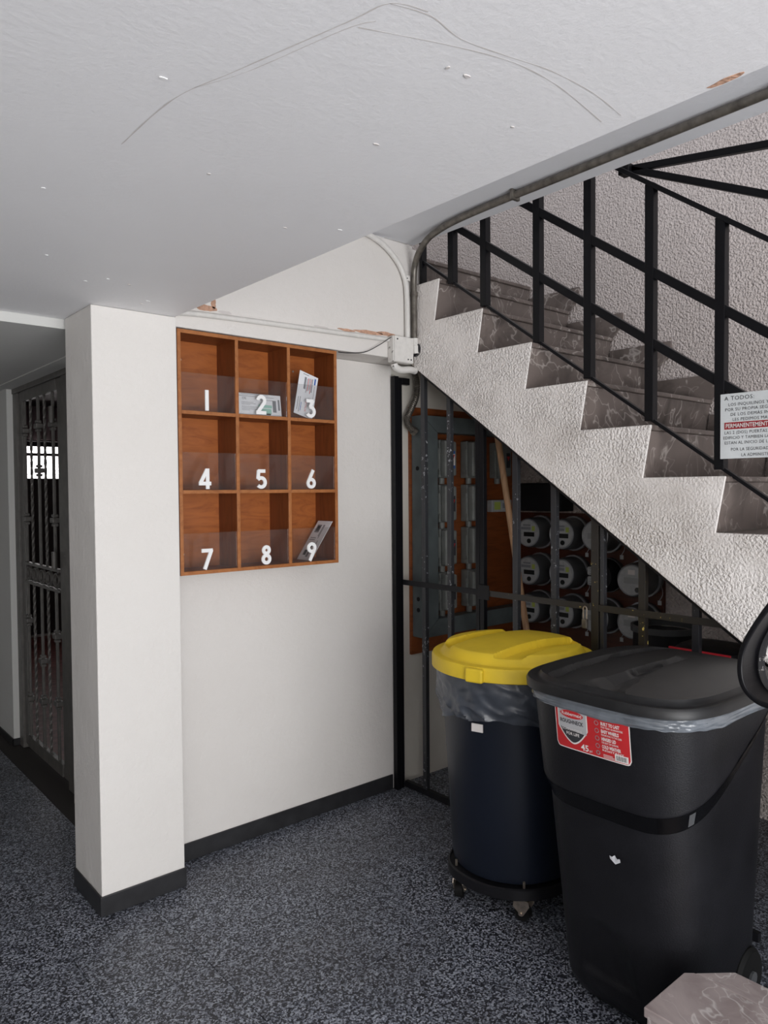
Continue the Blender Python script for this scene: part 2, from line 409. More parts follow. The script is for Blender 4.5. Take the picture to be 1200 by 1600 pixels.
Z1, Z2, ZC = 2.30, 2.85, 2.262
ceiling = struct('ceiling', B((XL, YB, Z1), (1.30, 3.12, Z2+.15)), CEIL, 'low off-white plaster ceiling', 'ceiling')
struct('ceiling_stair_soffit', B((1.302, YB, Z2), (2.60, 2.808, Z2+.15)), SOFFIT, 'higher painted ceiling strip beside the stairwell', 'ceiling')
struct('ceiling_corridor', B((XL, 3.122, ZC), (1.45, YF-.2, ZC+.2)), CORR, 'lower ceiling over the side corridor', 'ceiling')
struct('trim_1', B((1.165, 3.13, ZC-.006), (1.28, 5.08, ZC-.0005)), CORR, 'flat ceiling strip above the ornate gate', 'trim')
struct('wall_pillar', B((.97, 2.80, 0), (1.305, 3.10, Z1-.001)), PILLAR, 'white painted square pillar', 'pillar', bevel=.004)
def skirting(name, a, b, lab): return struct(name, B(a, b), BASEB, lab, 'baseboard', bevel=.002)
skirting('baseboard_pillar_front', (.962, 2.791, 0), (1.309, 2.7995, .076), 'black skirting on the pillar front')
skirting('baseboard_pillar_side', (.962, 2.80, 0), (.9695, 3.10, .076), 'black skirting on the pillar side')
struct('wall_mailbox', B((1.306, 2.985, 0), (2.60, 3.10, 2.262)), WALL, 'white plaster wall below the wooden mailbox', 'wall')
upper = struct('wall_upper', B((1.306, 2.81, 2.264), (2.598, 3.10, 2.849)), WALL, 'white plaster wall above the wooden mailbox', 'wall', bevel=.003)
skirting('baseboard_mailbox_wall', (1.31, 2.976, 0), (2.585, 2.9845, .078), 'black skirting along the mailbox wall')
struct('wall_understair_side', B((2.602, 3.005, 0), (3.68, 3.10, 2.64)), UNDER, 'dirty white wall under the stairs behind the gate', 'wall')
struct('wall_stair', B((3.682, YB, 0), (3.80, 4.3, 4.4)), STUCCO, 'grey stucco wall beside the staircase', 'wall')
struct('wall_landing', B((2.0, 4.32, 2.6), (3.80, 4.42, 3.9)), STUCCO, 'stucco wall at the stair landing', 'wall')
struct('wall_stairwell_edge', B((2.45, 2.86, 2.852), (2.598, 4.3, 3.6)), WALL, 'white wall beside the stair landing', 'wall')
struct('wall_stair_end', B((2.6, 2.83, 2.66), (2.668, 2.9, 2.84)), WALL, 'narrow white plaster strip at the top of the staircase', 'wall')
struct('wall_corridor', B((1.23, 5.09, 0), (1.31, YF-.2, ZC-.001)), CORR, 'grey-white corridor wall beyond the ornate gate', 'wall')
struct('wall_corridor_near', B((1.23, 3.102, 0), (1.31, 3.93, ZC-.001)), CORR, 'corridor wall behind the pillar', 'wall')
skirting('baseboard_corridor', (1.222, 5.082, 0), (1.2295, YF-.3, .045), 'black skirting on the corridor wall')
skirting('baseboard_jamb', (1.222, 5.082, 0), (1.27, 5.0895, .045), 'short black skirting at the gate jamb')
struct('wall_left', B((XL-.1, YB, 0), (XL, YF-.2, Z1-.001)), WALL, 'plain wall on the far side of the hall', 'wall')
struct('wall_corridor_end', B((XL, YF-.18, 0), (1.42, YF-.08, Z1)), CORR, 'end wall of the corridor', 'wall')
# room behind the ornate gate
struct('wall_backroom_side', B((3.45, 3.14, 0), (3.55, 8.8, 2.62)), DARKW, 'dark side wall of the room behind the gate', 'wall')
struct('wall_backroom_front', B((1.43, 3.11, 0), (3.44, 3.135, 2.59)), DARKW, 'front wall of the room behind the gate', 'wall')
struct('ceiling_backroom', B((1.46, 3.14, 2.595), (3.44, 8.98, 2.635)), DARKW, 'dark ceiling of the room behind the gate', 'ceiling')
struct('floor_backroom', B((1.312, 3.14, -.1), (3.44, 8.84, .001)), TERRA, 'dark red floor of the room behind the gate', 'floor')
bw = MB()
WX0, WX1, WZ0, WZ1 = 1.6, 3.2, 1.76, 2.10
bw.box((1.315, 8.85, 0), (3.44, 8.97, WZ0)).box((1.46, 8.85, WZ1+.09), (3.44, 8.97, 2.59)).box((1.315, 8.85, WZ0), (WX0, 8.97, WZ1+.09)).box((WX1, 8.85, WZ0), (3.44, 8.97, WZ1+.09))
struct('wall_backroom_end', bw, DARKW, 'dark end wall with the bright high window', 'wall')
win = struct('window_1', B((WX0, 8.90, WZ0), (WX1, 8.93, WZ0+.012)), DARKW, 'bright high window seen through the ornate gate', 'window')
obj('pane', B((WX0, 8.94, WZ0), (WX1, 8.95, WZ1+.085)), DAY, win)
obj('window_rail', B((WX0, 8.86, WZ1-.075), (WX1, 8.93, WZ1-.045)), DARKW, win)
obj('window_rail', B((WX0, 8.86, WZ1+.03), (WX1, 8.93, WZ1+.085)), BLACKM, win)
for zz in (1.815, 1.86, 1.905, 1.95): obj('window_slat', B((WX0, 8.905, zz), (WX1, 8.915, zz+.004)), PRINTG, win)
struct('trim_2', B((1.6, 8.80, .0), (3.2, 8.845, .02)), WALL, 'thin white threshold at the far end of the back room', 'trim')
cu = MB(); vs = []; n = 60
for i in range(n+1):
    x = 1.7+1.5*i/n; vs += [(x, 8.70+.025*math.sin(i*1.25), 2.56), (x, 8.70+.025*math.sin(i*1.25+.3), 2.19)]
cu.add(vs, [(2*i, 2*i+2, 2*i+3, 2*i+1) for i in range(n)])
c_ = obj('curtain', cu, CURT, smooth=True); sm = c_.modifiers.new('thick', 'SOLIDIFY'); sm.thickness = .004
tag(c_, 'mauve curtain hanging above the bright window', 'curtain')

# ceiling stain lines, chipped plaster
def decal_line(name, pts, wdt, z, material, parent, axis='z'):
    mb = MB(); P = smooth_path([(a, b, 0) for a, b in pts], 8); vs = []
    for i in range(len(P)):
        a = P[max(0, i-1)]; b = P[min(len(P)-1, i+1)]; d = (b-a).normalized(); nn = Vector((-d.y, d.x, 0))
        ww = wdt*(.6+.6*noise.noise(P[i]*23))
        for p in (P[i]+nn*ww/2, P[i]-nn*ww/2): vs.append((p.x, p.y, z))
    mb.add(vs, [(2*i, 2*i+2, 2*i+3, 2*i+1) for i in range(len(P)-1)])
    return obj(name, mb, material, parent)
decal_line('hairline_crack', [(.582, 1.486), (.588, 1.261), (.63, 1.108), (.693, .892), (.715, .817), (.77, .795)], .0035, Z1-.0006, CRACK, ceiling)
decal_line('hairline_crack', [(.60, 1.20), (.645, 1.10), (.70, .91), (.725, .86)], .002, Z1-.0006, CRACK, ceiling)
decal_line('hairline_crack', [(.715, .817), (.78, .80), (.854, .81), (.94, .795), (1.033, .775), (1.15, .77), (1.257, .782)], .003, Z1-.0006, CRACK, ceiling)
decal_line('hairline_crack', [(.714, .889), (.85, .834), (.94, .805), (1.008, .795), (1.099, .797), (1.25, .819)], .003, Z1-.0006, CRACK, ceiling)
def blob(u, v, ru, rv, n=18, seed=0):
    return [(u+ru*math.cos(2*PI*i/n)*(1+.45*noise.noise((math.cos(2*PI*i/n)*1.7+seed, math.sin(2*PI*i/n)*1.7, seed*3.1))),
             v+rv*math.sin(2*PI*i/n)*(1+.45*noise.noise((math.cos(2*PI*i/n)*1.7+seed, math.sin(2*PI*i/n)*1.7+9, seed*3.1)))) for i in range(n)]
obj('ceiling_chip', MB().prism(blob(1.289, .60, .008, .028, seed=4), 'z', Z1-.0012, Z1-.0002), RUST, ceiling)
rnd = random.Random(3)
for k in range(16):
    x, y = rnd.uniform(.3, 1.25), rnd.uniform(.75, 2.7)
    obj('paint_fleck', MB().prism(blob(x, y, rnd.uniform(.003, .008), rnd.uniform(.002, .005), 8, k), 'z', Z1-.0015, Z1-.0002), CRACK if k % 2 else WHITE, ceiling)
for k, (u, v, ru, rv) in enumerate([(1.44, 2.358, .055, .011), (1.475, 2.385, .012, .022), (1.53, 2.352, .03, .007), (2.30, 2.372, .10, .008), (2.42, 2.378, .06, .009), (2.17, 2.365, .05, .006), (2.02, 2.36, .04, .004)]):
    obj('plaster_chip', MB().prism(blob(u, v, ru, rv, 22, k+1), 'y', 2.8085, 2.8102), RUST if k not in (2, 6) else CRACK, upper)

# ------------------------------------------------------------------ staircase
XS, XW = 2.60, 3.68
RUN, RISE, NY0, NZ0, OVER = .2833, .2005, 2.62, 2.645, .036
stair = thing('staircase', 'straight staircase of dark marble steps with a white stucco stringer', 'staircase', (XS, 2.6, 0))
SO = Vector((XS, 2.6, 0))
def soff(y): return 2.227+(y-2.80)*.703
def step_profile(inset, ytop):
    """(y,z) outline going down the steps then back up the soffit"""
    P = [(ytop, NZ0-inset)]
    k = 0
    while True:
        ny, nz = NY0-RUN*k, NZ0-RISE*k-inset
        if nz < .06: break
        P.append((ny+inset, nz))
        foot = nz-RISE if nz-RISE > .05 else 0.0
        P.append((ny+OVER+inset, foot)); k += 1
    P[-1] = (P[-1][0], 0.0)
    y0 = 2.80-2.227/.703
    P += [(y0, 0.0), (ytop, soff(ytop))]
    return P
def local(mb, org): return mb.xf(lambda v: v-org)
sp = MB().prism(step_profile(0, 2.807), 'x', XS, XS+.008)
obj('stringer', local(sp, SO), STRING, stair, bevel=.006, seg=3)
sb = MB().prism(step_profile(.024, 2.99), 'x', XS+.009, XW)
obj('stair_slab', local(sb, SO), UNDER, stair)
for k in range(-1, 12):
    ny, nz = NY0-RUN*k, NZ0-RISE*k
    x0, x1 = XS+.010, XW
    fy = ny+OVER
    rz0 = nz-RISE+.001
    if k >= 11: rz0 = max(rz0, .02)
    obj('riser', local(MB().prism([(ny+.014, nz-.022), (fy+.0, rz0), (fy+.02, rz0), (ny+.034, nz-.022)], 'x', x0, x1), SO), MARB, stair)
    yb = ny+RUN+OVER if k >= 0 else 4.3
    obj('tread', local(MB().box((x0, ny, nz-.021), (x1, yb, nz-.001)), SO), MARB, stair, bevel=.004)
    if k >= 0:   # stepped marble skirting on the wall side
        obj('skirting_piece', local(MB().prism([(ny-.065, nz+.125), (ny-.065, nz+.062), (ny, nz), (ny+RUN+OVER-.014, nz), (ny+RUN+.010, nz+.125)], 'x', XW-.016, XW-.001), SO), MARB, stair)
obj('landing_slab', local(B((XS+.01, 2.995, 2.645), (XW, 4.3, NZ0+RISE-.022)), SO), UNDER, stair)

# stair railing
RX = 2.66
rail = thing('stair_railing', 'black square-bar stair railing with sloping rails', 'railing', (RX, 2.6, 0))
RO = Vector((RX, 2.6, 0))
def zt(y): return 2.769+(y-1.523)*.745
def z2(y): return 2.439+(y-1.523)*.712
def z3(y): return 2.168+(y-1.523)*.695
def z4(y): return 1.872+(y-1.523)*.712
posts = [2.797, 2.585, 2.372, 2.062, 1.80, 1.523, 1.249, .966, .68, .40, .12]
for i, y in enumerate(posts):
    base = z4(y)-.01; top = min(zt(y), 3.9)
    ww = .020 if i == 0 else .036
    obj('post', local(B((RX-.018, y-ww/2, base if i else 2.66), (RX+.018, y+ww/2, top)), RO), BLACK, rail, bevel=.002)
def bar(y0, y1, zf, wx, hz, name, x=RX):
    p = [(y0, zf(y0)-hz/2), (y1, zf(y1)-hz/2), (y1, zf(y1)+hz/2), (y0, zf(y0)+hz/2)]
    return obj(name, local(MB().prism(p, 'x', x-wx/2, x+wx/2), RO), BLACK, rail, bevel=.002)
bar(-.1, 2.9, zt, .05, .022, 'handrail'); bar(-.1, 2.9, z2, .03, .040, 'rail'); bar(-.1, 2.83, z3, .03, .040, 'rail'); bar(-.1, 2.83, z4, .022, .016, 'lower_rail')
# two braces meeting at a welded joint on the handrail
jp = Vector((2.70, 1.64, 2.875))
def brace(p): return obj('brace', local(MB().tube([jp, Vector(p)], .01, rect=(.026, .022)), RO), BLACK, rail, bevel=.002)
brace((2.70, .70, 2.715)); brace((2.70, .70, 2.41))
obj('joint', local(B((2.665, 1.625, 2.852), (2.715, 1.672, 2.892)), RO), BLACK, rail, bevel=.004)

# notice on the railing
SX = 2.636
sgn = thing('notice_sign', 'white notice in Spanish with a red band fixed to the stair railing', 'sign', (SX, 1.06, 1.70))
NS = Vector((SX, 1.06, 1.70))
y_l, y_r, zb, zt_ = 1.241, .862, 1.704, 1.933
obj('panel', local(B((SX, y_r, zb), (SX+.004, y_l, zt_)), NS), SIGNW, sgn, bevel=.001)
def sign_text(s, y_left, z, size, material, bold=0.0, space=1.15, lift=.0008, name='lettering'):
    t = text2d(s, size, bold, space)
    t.xf(lambda v: Vector((SX-lift, y_left-v.x, z+v.y)))
    return obj(name, local(t, NS), material, sgn)
sign_text('A TODOS:', 1.2258, 1.9095, .0205, PRINT, space=1.12)
for s_, y_, z_, wd in [('LOS INQUILINOS Y', 1.2125, 1.889, .138), ('POR SU PROPIA SEGURIDAD', 1.2237, 1.8717, .205), ('DE LOS DEMÁS INQUILINOS', 1.2047, 1.854, .205),
                   ('LES PEDIMOS MANTENER', 1.1974, 1.836, .178), ('LAS 2 (DOS) PUERTAS', 1.2256, 1.7905, .146), ('EDIFICIO Y TAMBIEN LAS', 1.2301, 1.7724, .165),
                   ('ESTAN AL INICIO DE LA', 1.2254, 1.7546, .158), ('POR LA SEGURIDAD', 1.2027, 1.7313, .128), ('LA ADMINISTRACION', 1.1665, 1.7111, .140)]:
    t = text2d(s_, .0152, 0.0, 1.1)
    w0 = max(v[0] for v in t.v); k_ = wd/w0
    t.xf(lambda v: Vector((SX-.0008, y_-v.x*k_, z_+v.y)))
    obj('lettering', local(t, NS), PRINT, sgn)
obj('band_border', local(B((SX-.0006, .955, 1.8055), (SX-.0001, 1.2275, 1.8335)), NS), WPRINT, sgn)
obj('red_band', local(B((SX-.0011, .957, 1.8075), (SX-.0007, 1.2255, 1.8315)), NS), SIGNR, sgn)
t = text2d('PERMANENTEMENTE', .0205, .0004, 1.0); w0 = max(v[0] for v in t.v); k_ = .152/w0
t.xf(lambda v: Vector((SX-.0016, 1.2212-v.x*k_, 1.8125+v.y))); obj('lettering', local(t, NS), WPRINT, sgn)

# ------------------------------------------------------------------ mailbox
YM0, YM1 = 2.812, 2.983
xs = [1.313, 1.581, 1.842, 2.110]; zs = [1.262, 1.602, 1.926, 2.259]; TH = .015
mbx = thing('mailbox_rack', 'wooden nine-pigeonhole mailbox rack with numbered clear fronts on the white wall', 'mailbox', (xs[0], YM0, zs[0]))
MO = Vector((xs[0], YM0, zs[0]))
def mpart(name, a, b, material, bevel=.0015): return obj(name, local(B(a, b), MO), material, mbx, bevel=bevel)
mpart('back_panel', (xs[0], YM1-.008, zs[0]), (xs[3], YM1, zs[3]), BOXW, 0)
E1 = .006   # edge lipping is a lighter wood than the boards
def board(name, a, b):
    o = mpart(name, (a[0], YM0+E1, a[2]), (b[0], YM1-.0085, b[2]), BOXS, 0)
    obj('edge_lipping', local(B((a[0], YM0, a[2]), (b[0], YM0+E1-.0002, b[2])), MO), BOXE, o, bevel=.001)
h = TH/2
board('side_board', (xs[0], 0, zs[0]), (xs[0]+TH, 0, zs[3])); board('side_board', (xs[3]-TH, 0, zs[0]), (xs[3], 0, zs[3]))
board('top_board', (xs[0]+TH, 0, zs[3]-TH), (xs[3]-TH, 0, zs[3])); board('bottom_board', (xs[0]+TH, 0, zs[0]), (xs[3]-TH, 0, zs[0]+TH))
for x in xs[1:3]: board('divider', (x-h, 0, zs[0]+TH), (x+h, 0, zs[3]-TH))
XI = [(xs[0]+TH, xs[1]-h), (xs[1]+h, xs[2]-h), (xs[2]+h, xs[3]-TH)]
for z in zs[1:3]:
    for a, b in XI: board('shelf', (a+.0003, 0, z-h), (b-.0003, 0, z+h))
for (x, z) in ((1.40, 2.165), (1.40, 1.335), (1.97, 2.17)):
    obj('screw', local(MB().cyl((x, YM1-.009, z), (x, YM1-.013, z), .005, 12), MO), CHROME, mbx)
DIG = {'1': [[(.0, 0), (.0, 1)]],
       '2': [arc(.28, .71, .20, 175, -38, 18)+[(.08, .12)], [(-.02, .09), (.56, .09)]],
       '3': [[(.02, .91), (.47, .91)], [(.44, .93), (.24, .56)], [(.22, .575), (.27, .575)]+arc(.27, .335, .24, 88, -150, 20)],
       '4': [[(.42, 0), (.42, 1)], [(.40, .96), (.04, .29)], [(-.04, .27), (.60, .27)]],
       '5': [[(.52, .91), (.10, .91)], [(.13, .95), (.085, .50)], arc(.27, .325, .235, 142, -140, 20)],
       '6': [arc(.28, .29, .205, 0, 342, 20), [(.11, .40), (.42, 1)]],
       '7': [[(-.02, .91), (.56, .91)], [(.50, .94), (.13, 0)]],
       '8': [arc(.28, .275, .195, 0, 342, 20), arc(.28, .74, .165, 0, 342, 20)],
       '9': [arc(.28, .71, .205, 0, 342, 20), [(.45, .60), (.14, 0)]]}
dx = {'1': 1.4416, '2': 1.7006, '3': 1.9609, '4': 1.4277, '5': 1.6957, '6': 1.960, '7': 1.4338, '8': 1.7169, '9': 1.9593}
dz = {0: 1.317, 1: 1.647, 2: 1.976}
YP = YM0+.008
for k in range(9):
    d = str(k+1); r, c = 2-k//3, k % 3
    a, b = XI[c]; z0 = (zs[r]+h if r else zs[0]+TH)
    pn = obj('pane', local(B((a+.0005, YP, z0+.0005), (b-.0005, YP+.003, z0+.155)), MO), PANE, mbx)
    nb = MB()
    for si, st in enumerate(DIG[d]):
        cl = len(st) > 20 and abs(st[0][0]-st[-1][0]) < .1 and d in '689'
        stroke(nb, st, .18, .085+.006*si, cl)
    hgt = .085; wdt = 0 if d == '1' else .28*hgt
    nb.xf(lambda v: Vector((dx[d]-wdt+v.x*hgt, YP-.0002-v.z*hgt*.8, (z0+.004)+v.y*hgt)))
    obj('numeral', local(nb, MO), WHITE, pn)

# mail in the pigeonholes
def sheet(name, label, origin, ux, uy, W, H, marks, group='mail in the wooden pigeonholes', thick=.0016):
    """paper rectangle spanned by unit vectors ux (width) and uy (height); marks = (x0,y0,x1,y1,mat) in fractions"""
    ux = Vector(ux).normalized(); uy = Vector(uy).normalized(); nn = ux.cross(uy)
    t = thing(name, label, 'mail', origin, group)
    def slab(x0, y0, x1, y1, a, b):
        vs = [ux*x+uy*y+nn*zz for zz in (a, b) for x, y in ((x0, y0), (x1, y0), (x1, y1), (x0, y1))]
        return MB().add(vs, [(0, 3, 2, 1), (4, 5, 6, 7), (0, 1, 5, 4), (1, 2, 6, 5), (2, 3, 7, 6), (3, 0, 4, 7)])
    obj('paper', slab(0, 0, W, H, -thick, 0), PAPER, t)
    for mk in marks:
        if isinstance(mk[0], str):
            s_, x, y, size, mm, rot = mk
            tx = text2d(s_, size*H, 0.0, 1.0)
            cs, sn = math.cos(rot), math.sin(rot)
            tx.xf(lambda v: ux*(x*W+v.x*cs-v.y*sn)+uy*(y*H+v.x*sn+v.y*cs)+nn*.0004); obj('print', tx, mm, t)
        else:
            x0, y0, x1, y1, mm = mk
            obj('print', slab(x0*W, y0*H, x1*W, y1*H, .0001, .0003), mm, t)
    return t
zf = zs[2]+h
lines = [(.08, y, .08+w_, y+.016, PRINTG) for y, w_ in ((.62, .30), (.56, .36), (.50, .22), (.40, .38), (.34, .34), (.28, .40), (.22, .20))]
sheet('utility_bill', 'white utility bill with green print in pigeonhole two', (1.600, 2.834, zf+.002), (1, .03, 0), (0, .12, 1), .205, .088,
      [('CFE', .10, .76, .15, PRINT, 0), (.02, .92, .9, .94, PRINTG), *lines, (.50, .10, .82, .36, PRINTGR), (.50, .40, .84, .55, PRINTGR), (.86, .2, .95, .8, PRINTG), (.45, .78, .9, .80, PRINTG), (.62, .04, .80, .14, PRINT)])
sheet('folded_letter', 'folded white letter peeking out behind the bill in pigeonhole two', (1.612, 2.846, zf+.002), (1, 0, 0), (0, .12, 1), .212, .096, [(.9, .3, .97, .8, PRINTG), (.05, .95, .7, .965, PRINTG)])
th = math.radians(-12)
e3u = Vector((math.cos(th), .10, math.sin(th)*.45)); e3v = Vector((-math.sin(th)*1.15, .08, math.cos(th)))
e3v = (e3v.normalized()); e3u = (e3u - e3v*e3u.dot(e3v)).normalized()
vt = -PI/2
sheet('envelope', 'white envelope with red print leaning upright in pigeonhole three', (1.882, 2.836, zf+.026), e3u, e3v, .112, .205,
      [('NETFLIX', .50, .40, .075, PRINTR, vt), ('SUNTUARIO', .60, .92, .05, PRINTG, vt), (.30, .62, .40, .90, PRINTG), (.44, .55, .47, .88, PRINTG), (.50, .6, .53, .9, PRINTR), (.56, .62, .59, .9, PRINTG), (.64, .56, .67, .9, PRINTR),
       (.70, .6, .75, .92, PRINTG), (.82, .80, .90, .95, PRINTB), (.86, .4, .88, .78, PRINTG), (.1, .1, .13, .4, PRINTG), (.2, .06, .23, .42, PRINTG), (.28, .10, .31, .3, PRINTB), (.2, .95, .5, .965, PRINTG)])
A = Vector((1.962, 2.944, zs[0]+TH+.003)); Bv = Vector((1.962, 2.826, zs[0]+TH+.003)); Tp = Vector((2.088, 2.944, 1.458))
sheet('envelope', 'white envelope lying on a slant in pigeonhole nine', A, (Bv-A), (Tp-A), .116, (Tp-A).length,
      [(.15, .70, .45, .90, PRINTG), (.22, .74, .40, .86, PRINT), (.55, .60, .60, .9, PRINTG), (.62, .55, .66, .9, PRINTG), (.35, .30, .55, .45, PRINTG), (.20, .12, .40, .25, PRINT), (.45, .08, .6, .22, PRINTG), (.70, .2, .74, .5, PRINTG), (.12, .5, .5, .52, PRINTG), (.12, .55, .5, .57, PRINTG)])

# ------------------------------------------------------------------ conduits and junction box
def single(name, mb, material, label, cat, smooth=True, bevel=0.0):
    return tag(obj(name, mb, material, smooth=smooth, bevel=bevel), label, cat)
gp = smooth_path([(2.40, -2.2, 2.826), (2.43, .6, 2.826), (2.444, 1.643, 2.826), (2.455, 2.255, 2.826), (2.49, 2.52, 2.822), (2.53, 2.66, 2.80), (2.563, 2.75, 2.745), (2.576, 2.778, 2.66), (2.579, 2.781, 2.55), (2.581, 2.781, 2.375)], 8)
cd = thing('metal_conduit', 'worn dark metal conduit running under the stairwell ceiling and down the corner', 'conduit', (2.58, 2.78, 2.375))
CO = Vector((2.58, 2.78, 2.375))
obj('pipe', local(MB().tube(gp, .0155, 12), CO), GALV, cd, smooth=True)
obj('coupling', local(MB().cyl((2.5795, 2.781, 2.585), (2.5795, 2.781, 2.605), .0185, 14), CO), GALV, cd, smooth=True)
for (x, y) in ((2.4505, 2.02), (2.431, .95)):
    obj('pipe_clip', local(B((x-.025, y-.008, 2.806), (x+.025, y+.008, 2.8485)), CO), GALV, cd, bevel=.003)
wp = smooth_path([(2.20, 2.792, 2.842), (2.30, 2.792, 2.835), (2.40, 2.792, 2.80), (2.485, 2.792, 2.735), (2.530, 2.792, 2.66), (2.541, 2.792, 2.58), (2.543, 2.792, 2.46), (2.543, 2.792, 2.372)], 6)
wc = thing('painted_conduit', 'white painted conduit curving down the wall corner beside the metal pipe', 'conduit', (2.543, 2.792, 2.372))
WO = Vector((2.543, 2.792, 2.372))
obj('pipe', local(MB().tube(wp, .0135, 12), WO), WCOND, wc, smooth=True)
obj('coupling', local(MB().cyl((2.5415, 2.792, 2.655), (2.5415, 2.792, 2.68), .018, 14), WO), CHIPW, wc, smooth=True)
hp = smooth_path([(1.31, 2.797, 2.318), (1.45, 2.797, 2.326), (1.8, 2.797, 2.335), (2.15, 2.797, 2.343), (2.42, 2.797, 2.349)], 6)
single('painted_conduit', MB().tube(hp, .0115, 10), WCOND, 'white painted conduit running level above the mailbox', 'conduit')
jb = thing('junction_box', 'white painted electrical junction box in the wall corner', 'junction box', (2.48, 2.8, 2.23))
JO = Vector((2.48, 2.8, 2.23))
obj('body', local(B((2.423, 2.764, 2.238), (2.558, 2.8085, 2.368)), JO), CHIPW, jb, bevel=.006)
obj('cover', local(B((2.428, 2.758, 2.240), (2.553, 2.7635, 2.366)), JO), WCOND, jb, bevel=.003)
for x, z in ((2.445, 2.35), (2.536, 2.256), (2.516, 2.256)):
    obj('screw', local(MB().cyl((x, 2.758, z), (x, 2.756, z), .004, 10), JO), BLACKM, jb)
obj('elbow', local(MB().tube(smooth_path([(2.445, 2.785, 2.232), (2.455, 2.785, 2.215), (2.49, 2.785, 2.205), (2.55, 2.785, 2.212), (2.60, 2.80, 2.213)], 6), .018, 12), JO), CHIPW, jb, smooth=True)
obj('connector', local(MB().cyl((2.581, 2.781, 2.372), (2.581, 2.781, 2.335), .019, 12).cyl((2.581, 2.781, 2.334), (2.583, 2.781, 2.295), .024, 8), JO), CHIPW, jb, smooth=True)
obj('lock_ring', local(MB().cyl((2.585, 2.79, 2.318), (2.598, 2.79, 2.318), .036, 14), JO), CHIPB, jb)
single('loose_wire', MB().tube(smooth_path([(2.450, 2.79, 2.372), (2.41, 2.775, 2.352), (2.344, 2.785, 2.309), (2.263, 2.792, 2.269), (2.166, 2.80, 2.2555), (2.115, 2.805, 2.2545)], 6), .002, 6), BLACKM, 'thin loose wire drooping from the junction box', 'wire')
fp = smooth_path([(2.735, 2.955, 2.245), (2.752, 2.95, 2.19), (2.748, 2.95, 2.11), (2.712, 2.95, 2.04), (2.682, 2.95, 1.985), (2.700, 2.95, 1.94), (2.735, 2.945, 1.918)], 14)
fc = thing('flexible_conduit', 'ribbed flexible metal conduit curving beside the gate post under the stairs', 'conduit', (2.735, 2.95, 1.918)); FO = Vector((2.735, 2.95, 1.918))
obj('hose', local(MB().tube(fp, [.0165+(.0015 if i % 2 else -.0015) for i in range(len(fp))], 12), FO), GALV, fc, smooth=True)
obj('connector', local(MB().cyl((2.718, 2.945, 1.925), (2.733, 2.94, 1.912), .024, 10), FO), GALV, fc)

# ------------------------------------------------------------------ gate under the stairs
GX = 2.652
gate = thing('security_gate', 'black iron bar gate closing the space under the stairs', 'gate', (GX, 2.2, 0)); GO = Vector((GX, 2.2, 0))
def gp_(name, a, b, material, bevel=.0015): return obj(name, local(B(a, b), GO), material, gate, bevel=bevel)
gp_('post', (2.588, 2.945, 0), (2.618, 2.975, 2.205), BLACK); gp_('post', (2.619, 2.950, 0), (2.645, 2.982, 2.2), BLACK)
gp_('top_bar', (2.646, 2.948, 2.165), (2.70, 2.975, 2.2), BLACK)
gp_('bottom_rail', (GX-.012, 1.1, .008), (GX+.012, 2.945, .040), BLACKM)
def zg(y): return soff(y)-.030
yy0, yy1 = 1.06, 2.945
obj('sloping_frame', local(MB().prism([(yy0, zg(yy0)), (yy1-.16, zg(yy1-.16)), (yy1-.16, zg(yy1-.16)+.028), (yy0, zg(yy0)+.028)], 'x', GX-.014, GX+.014), GO), BLACKM, gate)
bars = [(2.788, .028, CHIPG), (2.602, .026, CHIPG), (2.412, .024, BLACK), (2.384, .026, BLACK), (2.182, .030, CHIPG), (1.969, .028, CHIPG), (1.762, .036, CHIPY), (1.728, .018, CHIPG), (1.549, .030, CHIPY), (1.332, .028, CHIPB)]
for y, ww, mm in bars:
    gp_('bar', (GX-.012, y-ww/2, .04), (GX+.012, y+ww/2, zg(y)+.012), mm)
for a, b, mm in ((2.945, 2.40, BLACKM), (2.37, 1.78, CHIPY), (1.74, 1.2, CHIPY)):
    gp_('cross_rail', (GX-.018, b, 1.098), (GX-.0125, a, 1.126), mm)
obj('latch', local(B((GX-.024, 2.33, 1.08), (GX-.0185, 2.40, 1.15)), GO), BLACKM, gate, bevel=.004)
pl = obj('padlock', local(B((GX-.03, 1.79, 1.02), (GX-.0125, 1.815, 1.06)), GO), GALV, gate, bevel=.004)
obj('shackle', local(MB().tube([(GX-.02, 1.795, 1.06)]+[(GX-.02, 1.8025+.0085*math.cos(a), 1.10+.012*math.sin(a)) for a in [PI*(1-i/8) for i in range(9)]]+[(GX-.02, 1.810, 1.06)], .003, 8), GO), CHROME, pl, smooth=True)

# ------------------------------------------------------------------ electrical gear under the stairs
single('plywood_board', B((2.735, 2.988, .70), (3.645, 3.003, 2.055)), ORANGE, 'orange-red plywood board on the wall behind the gate', 'board', smooth=False)
en = thing('wiring_trough', 'grey metal wiring trough framing the switches behind the gate', 'electrical trough', (2.73, 2.95, .79)); EO = Vector((2.73, 2.95, .79))
def ep(name, poly, a, b): return obj(name, local(MB().prism(poly, 'y', a, b), EO), GREY, en, bevel=.002)
ep('trough_side', [(2.745, .80), (2.865, .895), (2.865, 1.915), (2.745, 2.005)], 2.905, 2.987)
ep('trough_top', [(2.747, 2.006), (2.867, 1.917), (3.62, 1.917), (3.62, 2.006)], 2.905, 2.987)
ep('trough_bottom', [(2.747, .799), (2.867, .893), (3.62, .893), (3.62, .799)], 2.905, 2.987)
for z in (1.72, 1.01, .95): obj('knockout', local(MB().cyl((2.7455, 2.94, z), (2.743, 2.94, z), .012, 12), EO), BLACKM, en)
